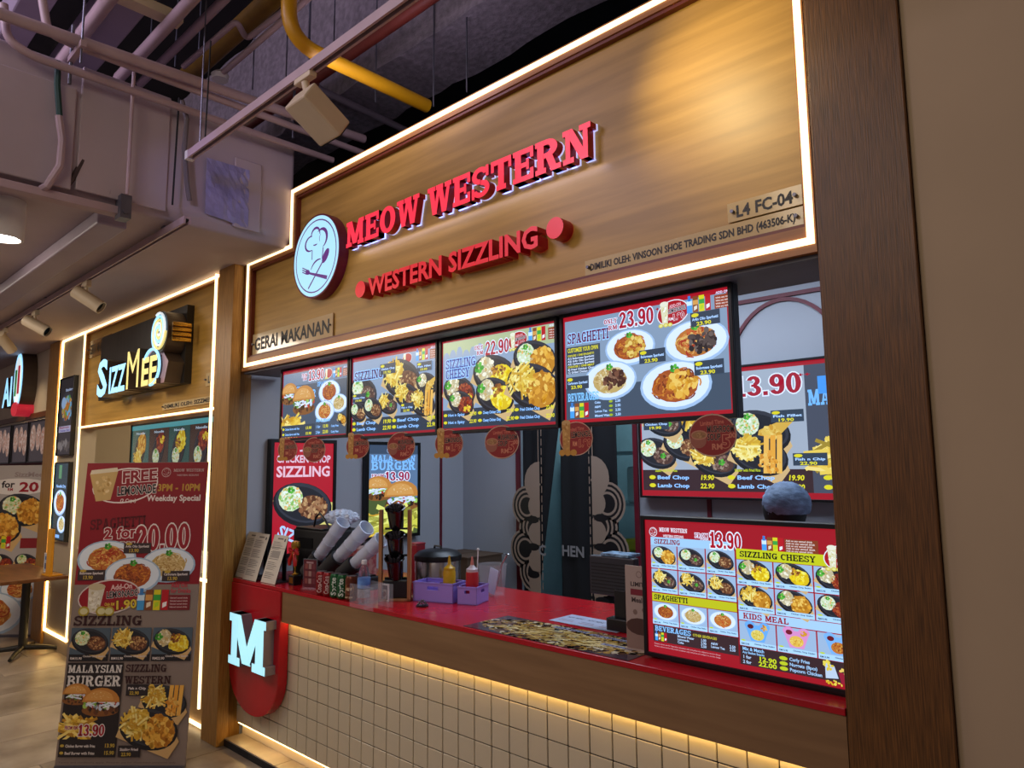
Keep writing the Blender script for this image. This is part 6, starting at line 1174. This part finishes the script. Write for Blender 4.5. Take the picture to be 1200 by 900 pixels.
struct(MB().box((-3.76, .12, 0), (-3.7, 1.5, 2.95)).obj('wall_noodle_side', NWALL)); struct(MB().box((-.235, .12, 0), (-.17, 1.6, 2.95)).obj('wall_noodle_right', NWALL)); struct(MB().box((-3.76, .1, 2.9), (-.17, 1.6, 2.96)).obj('ceiling_noodle', NWALL))
nc = thing('noodle_counter', 'pale counter of the noodle stall mostly hidden by the banner', 'counter', (0, 0, 0)); MB().box((-2.9, .0, .03), (x1 - .04, .5, .95)).obj('body', mat('counter_gold', 'a8824c', .5), nc); MB().box((-2.94, -.03, .95), (x1 - .03, .54, .98)).obj('countertop', CREAM, nc); MB().box((-2.9, -.025, .925), (x1 - .04, -.012, .945)).obj('light_strip', LEDM, nc); MB().box((-2.9, -.02, .018), (x1 - .04, .0, .032)).obj('foot_strip', LEDM, nc)
def pic_five(w, H):
    p = Print(w, H, '10282a'); k = w / 5
    for i in range(5):
        p.rect(i * k + .004, .01, k - .008, H - .05, ('3c6a60', '4a3428', '2e5a50', '4a3428', '3e5e56')[i], 0)
    p.up(); p.rect(0, H - .05, w, .04, '58b8b8')
    for i in range(5): 
        p.dish(i * k + k / 2, H * .45, k * .44, ('fries-fried', 'rice-spicy', 'rice-cheese', 'rice-spicy', 'rice-beef')[i], 60, 1, 0); p.rect(i * k + k * .2, H * .05, k * .6, H * .06, 'a8c8e8', 0); p.text('Noodle', i * k + k * .25, H * .78, H * .05, 'd0e8f0', b=1, w=k * .5)
    return p
a, b = at(155, 497, 'y', .2), at(246, 545, 'y', .2)
S = screen(a.x, a.z - .43, -.33, a.z, .2, pic_five, 'wide screen with five upright bowl pictures in the noodle stall', m=SCREEN_DIM)
for x in (.3, 1.5): MB().box((x, .02, .43), (x + .03, .035, 2.9 - S.location.z)).obj('mount', BLACKM, S)
for zz, hh, lb in ((.55, .9, 'tall blue-lit screen behind the banner, at the right end of the noodle stall'),): 
    def pic_blue(w, H):
        p = Print(w, H, '3c5a90'); p.rect(.02, H * .5, w - .04, H * .44, '7aa8e8'); p.dish(w * .5, H * .3, w * .4, 'carb'); p.dish(w * .5, H * .7, w * .4, 'bolo'); return p
    screen(-.62, .99, -.3, 1.8, .42, pic_blue, lb, m=SCREEN_DIM)
def pic_narrow(kind):
    def f(w, H):
        p = Print(w, H, '2e2a2c' if kind else '24383c')
        if kind: p.ell(w * .5, H * .62, w * .42, H * .2, '3a3c44', 20); p.up(); p.pile(w * .55, H * .6, w * .34, H * .15, ('c87a30', '5a9a3c', 'a04a24', 'e8b860', '7ac0e0'), 90, w * .09, p.lv); p.up(9); p.ell(w * .3, H * .68, w * .16, H * .08, 'a8c8e8', 14); p.up(); p.text('Sizzling', w * .4, H * .83, H * .035, 'c8d8f0', b=1, w=w * .5); p.rect(w * .06, H * .29, w * .86, H * .08, 'c8c0d8'); p.text('Mushroom', w * .1, H * .34, H * .028, 'a02a4c', b=1, w=w * .7); p.text('Chicken Bun', w * .1, H * .3, H * .028, '5a5aa0', b=1, w=w * .76); p.pile(w * .5, H * .12, w * .4, H * .05, ('8a8078', '5a5048'), 30, w * .1, p.lv); p.up(9)
        else: p.dish(w * .5, H * .48, w * .46, 'bolo'); p.rect(w * .3, H * .8, w * .2, H * .18, '5a8a5c'); p.text('Noodle Dry', w * .15, H * .68, H * .04, 'a8d0f8', b=1, w=w * .7); p.dish(w * .7, H * .2, w * .3, 'carb'); p.rect(w * .1, H * .02, w * .5, H * .04, '8ab8f0')
        return p
    return f
screen(-3.62, 1.80, -3.16, 2.56, NY - .03, pic_narrow(1), 'upper of two narrow upright screens between the light strips', m=SCREEN_DIM, dep=.03); screen(-3.62, 1.0, -3.16, 1.74, NY - .03, pic_narrow(0), 'lower of two narrow upright screens, showing a blue-rimmed noodle plate', m=SCREEN, dep=.03)
# noodle sign
sg3 = thing('noodle_sign', 'noodle stall sign with blue SIZZ and yellow MEE letters on a dark slab', 'sign', (0, 0, 0)); DK = mat('dark_stone_sheet', '2c2824', .5, var=.5, scale=10, stretch=(3, 1, .6))
MB().box((-2.5, NY - .02, 2.265), (-.68, NY + .035, 2.83)).obj('back_plate', DK, sg3)
BLU = mat('lit_blue_face', (.32, .68, 1.0), .4, var=.02, emit=1.2); YLW = mat('lit_yellow_face', (.85, .72, .25), .4, var=.02, emit=.8); RET = mat('sign_return', '5a4c40', .4)
y0 = -.2
SLAB_ = dict(SLAB)
def plain(text, x, z, hh, w, m): letters(text, x, z, hh, w, y0, NY - .02, m, RET, sg3, slab=0, off=.0 if text == 'M' else .03)
plain('S', -2.08, 2.265, .30, .24, BLU); plain('IZZ', -1.80, 2.27, .21, .36, BLU); plain('M', -1.43, 2.265, .31, .30, YLW); plain('EE', -1.11, 2.27, .205, .30, YLW)
SW = thing('spiral', '', '', (0, 0, 0)); bpy.data.objects.remove(SW)
cx, cz = -.80, 2.63; MB().ext([(cx + .13 * math.cos(2 * PI * i / 32), cz + .15 * math.sin(2 * PI * i / 32)) for i in range(32)], y0 + .01, NY - .02, 0, 1).obj('spiral_box', [DK, RET], sg3)
for ph, m in ((0, BLU), (2.1, YLW), (4.2, mat('lit_pale_face', (.75, .85, .9), .4, emit=.9))):
    P = [(cx + (.02 + .105 * i / 40) * math.cos(ph + i * .26), y0 - .002, cz + (.02 + .12 * i / 40) * math.sin(ph + i * .26)) for i in range(41)]; MB().tube(P, .009, 6).obj('neon_spiral', m, sg3, smooth=True)
PNK = mat('pink_panel', 'b08a8c', .4, emit=.25)
bx, bz = -.95, 2.39; MB().ext([(bx - .16, bz + .13), (bx - .2, bz - .06), (bx + .02, bz - .125), (bx + .2, bz - .125), (bx + .26, bz + .02), (bx + .1, bz + .15)][::-1], y0 + .03, NY - .02, 0, 1).obj('hexagon_box', [PNK, RET], sg3)
MB().ext([(bx + .14 * math.cos(2 * PI * i / 28) + .02, bz + .12 * math.sin(2 * PI * i / 28)) for i in range(28)], y0 + .02, y0 + .031, 0, 1).obj('dark_disc', [DK, RET], sg3)
MB().tube([(bx + .02 + .15 * math.cos(q * .2), y0 + .005, bz + .13 * math.sin(q * .2)) for q in range(-8, 14)], .01, 8).obj('neon_ring', BLU, sg3, smooth=True)
for k in range(4): MB().tube([(-.62 + .0, y0 + .02, 2.56 + .035 * k), (-.60, NY - .02, 2.56 + .035 * k)], .016, 12).obj('chopstick_tube', GOLD, sg3, smooth=True)
plaque(-3.0, 2.70, -2.38, 2.86, 'GERAI MAKANAN', .09, 'dark lettered plaque at the upper left of the noodle stall board', w=.52, ydp=NY + .02, m=mat('brown_acrylic', '8c6434', .2)); plaque(-.42, 2.22, -.28, 2.31, 'L4', .05, 'tiny unit number plaque at the lower right of the noodle stall board', w=.07, ydp=NY + .02, pads=.01); plaque(-1.15, 2.10, -.28, 2.15, 'DIMILIKI OLEH: SIZZMEE', .028, 'thin lettered plaque along the bottom of the noodle stall board', w=.8, ydp=NY + .02)
# ---------------------------------------------------------------- far stall at the left edge
struct(MB().box((-14, .02, 1.80), (-4.13, .14, 3.0)).obj('wall_far_left', CREAM)); struct(MB().box((-20, 1.2, 0), (-4.13, 1.3, 3.0)).obj('wall_far_back', mat('far_red_wall', '8e2426', .6)))
struct(MB().box((-9, .0, 2.24), (-4.15, .03, 2.30)).obj('trim_5', OAK_POST)); struct(MB().box((-9, .0, 1.66), (-4.15, .08, 1.72)).obj('trim_6', OAK_POST))
light('SPOT', 'far_wall_beam', (-5.4, -.7, 2.84), (-5.2, .0, 2.2), 14, (1, .78, .5), .03, spot=60, blend=1); light('SPOT', 'far_wall_beam', (-4.75, -.7, 2.84), (-4.65, .0, 2.2), 16, (1, .78, .5), .03, spot=60, blend=1)
def pic_oval(w, H):
    p = Print(w, H, '2a2222')
    for x, r in ((.22, .17), (.55, .15), (.82, .14)): p.ell(w * x, H * (.5 + .1 * (x < .7)), w * r, H * .34, 'b08a70', 18, 0); p.pile(w * x, H * (.5 + .1 * (x < .7)), w * r * .9, H * .3, ('c8a088', '9a6a50', 'd8b8a0', 'b87858'), 40, w * .03, p.lv + 1)
    p.up(10); return p
xs = [-4.98, -5.72, -6.5]
for k, x in enumerate(xs): screen(x, 1.75, x + .70, 2.21, .0, pic_oval, 'dark menu panel with oval pizza pictures on the far stall, ' + ('nearest the post', 'middle one', 'cut by the frame edge')[k], m=SCREEN_DIM, dep=.02, name='menu_display', cat='menu display')
t = thing('far_sign', 'blue letters and a tall red, green and white oval emblem on the far stall', 'sign', (0, 0, 0)); q = at(10, 443, 'y', -.14); cx, cz = -5.08, 2.68
for nm, r1, r2, m, y in (('emblem_box', .2, .33, RET, -.12), ('emblem_blue', .18, .31, BLU, -.124), ('emblem_white', .135, .26, mat('lit_pale_face', (.75, .85, .9), .4, emit=.9), -.128)): MB().ext([(cx + r1 * math.cos(2 * PI * i / 30), cz + r2 * math.sin(2 * PI * i / 30)) for i in range(30)], y, .02, 0).obj(nm, m, t)
MB().box((cx - .1, -.132, cz - .18), (cx - .02, -.129, cz + .12)).obj('emblem_green', mat('lit_green', '3c8a50', .4, emit=.5), t); MB().box((cx + .02, -.132, cz - .16), (cx + .1, -.129, cz + .16)).obj('emblem_red', mat('lit_red', 'c02838', .4, emit=.6), t); MB().ext([(cx + .14 * math.cos(2 * PI * i / 24), cz - .33 + .08 * math.sin(2 * PI * i / 24)) for i in range(24)], -.14, .02).obj('emblem_foot', mat('lit_red', 'c02838', .4), t)
letters('AI', -5.75, 2.42, .34, .42, -.12, .02, BLU, RET, t, slab=0)
# far banner
q = at(38, 775, 'z', 0); t = thing('standing_banner', 'grey standing banner reading 2 for RM 20 behind the cafe table', 'banner', (-4.02, -.62, 0), .42); wB = .85; t.location = (-4.1, -.7, 0)
A = at(48, 668, 'y', -.35); q = at(43, 740, 'y', .0); t.rotation_euler = (0, 0, .75); t.location = (q.x - wB * math.cos(.75), .0 - wB * math.sin(.75), 0); MB().box((0, 0, .02), (wB, .005, 1.72), M=Matrix.Rotation(-.04, 4, 'X')).obj('banner_sheet', mat('banner_back', '9a9088', .6), t); pic_far_banner(wB, 1.70).obj('printed_face', PAPER, t, Matrix.Rotation(-.04, 4, 'X') @ Matrix.Translation((0, -.001, .02))); MB().box((0, -.03, 0), (wB, .06, .02)).obj('foot_bar', GREYM, t)
# cafe table
TW = mat('table_wood', '7a4c28', .4, col2='5c3518', scale=4, stretch=(.7, 4, 4)); t = thing('cafe_table', 'small table with brown wood top on a black column with four feet', 'table', (-3.45, -.28, 0)); IRON = mat('black_iron', '1a1816', .5)
MB().box((-.6, -.35, .722), (.72, .14, .75)).obj('tabletop', TW, t, bevel=.004); MB().box((-.6, -.352, .724), (.721, -.35, .748)).obj('edge_band', mat('table_edge', '8c6434', .5), t); MB().tube([(0, 0, .05), (0, 0, .72)], .035, 16).obj('column', IRON, t, smooth=True)
for k in range(4): a = PI / 4 + k * PI / 2 + .3; MB().tube([(0, 0, .06), (.2 * math.cos(a), .2 * math.sin(a), .045), (.33 * math.cos(a), .33 * math.sin(a), .022)], [.026, .02, .016], 10).obj('foot', IRON, t, smooth=True)
MB().box((-.12, -.12, .705), (.12, .12, .722)).obj('top_plate', IRON, t)
# yellow wooden stand on the table and a small card
q = at(66, 672, 'z', .752); YW = mat('yellow_wood', 'd8961c', .45, var=.1, stretch=(3, 3, .5)); t = thing('bottle_stand', 'upright yellow wooden stand with dark clips on the cafe table', 'stand', (-2.93, -.24, .752), .1)
MB().box((-.02, -.05, 0), (.16, .05, .012)).obj('base', YW, t); MB().box((.05, -.045, .012), (.145, -.025, .40)).obj('front_board', YW, t); MB().box((-.02, .0, .012), (.0, .03, .40)).obj('rear_board', mat('brown_board', '7a5a30', .5), t)
for k in range(4): MB().tube([(0, .015, .09 + .095 * k), (.03, -.0, .1 + .095 * k), (.06, -.03, .08 + .095 * k)], [.012, .02, .01], 10).obj('clip', BLACK, t, smooth=True)
q = at(37, 655, 'z', .85); t = thing('table_card', 'small blue and white card standing on the cafe table', 'card stand', (-3.12, -.22, .752), .3); MB().box((-.03, 0, 0), (.06, .006, .17)).obj('card', WHITEM, t); p = Print(.08, .15, 'a8b0c0'); p.rect(.01, .02, .06, .05, '34507a'); p.rect(.01, .1, .06, .03, '3c6aa0'); p.obj('printed_face', PAPER, t, Matrix.Translation((-.025, -.001, .01)))
tag(MB().box((-16, .9, .0), (-4.2, 1.1, 1.45)).obj('red_counter', mat('far_red_counter', '8a2c2c', .6)), 'red counter front of the far stall behind the grey banner', 'counter')
# ---------------------------------------------------------------- sub-parts: small pieces belong to the part that carries them
RULES = {'halo_plate': ('letter',), 'screw': ('plate',), 'lettering': ('plate', 'can_body'), 'pull_tab': ('lid',), 'screen_picture': ('housing',), 'eye': ('head',), 'ear': ('head',), 'mouth': ('head',), 'hair': ('head',), 'inner_channel': ('rail',),
         'lens': ('lamp_body',), 'bolt': ('strut', 'arm'), 'ribbon_tail': ('ribbon_loop',), 'name_plate': ('base',), 'stamp': ('box_body',), 'printed_face': ('card', 'banner_sheet', 'board'), 'printed_card': ('acrylic', 'backing'), 'vent_rib': ('monitor_housing',),
         'printed_ornament': ('cloth',), 'edge_band': ('tabletop',), 'lid_handle': ('lid',), 'sheet': ('backing_board',), 'lower_label': ('bottle_body',), 'label_band': ('bottle_body',), 'nozzle': ('screw_cap',), 'front_panel': ('casing',), 'spoon_bowl': ('spoon_handle',), 'neon_spiral': ('spiral_box',), 'neon_ring': ('hexagon_box',), 'hand': ('body',)}
bpy.context.view_layer.update()
stem = lambda o: o.name.split('.')[0]
for root in [o for o in bpy.data.objects if o.parent is None and o.children]:
    kids = list(root.children); used = set()
    for c in kids:
        for par in RULES.get(stem(c), ()):
            cand = [k for k in kids if stem(k) == par and k is not c]
            if not cand: continue
            pool = [k for k in cand if k.name not in used] or cand; p = pool[0]; used.add(p.name)
            c.parent = p; c.matrix_parent_inverse = Matrix.Identity(4); c.matrix_basis = p.matrix_basis.inverted() @ c.matrix_basis; break
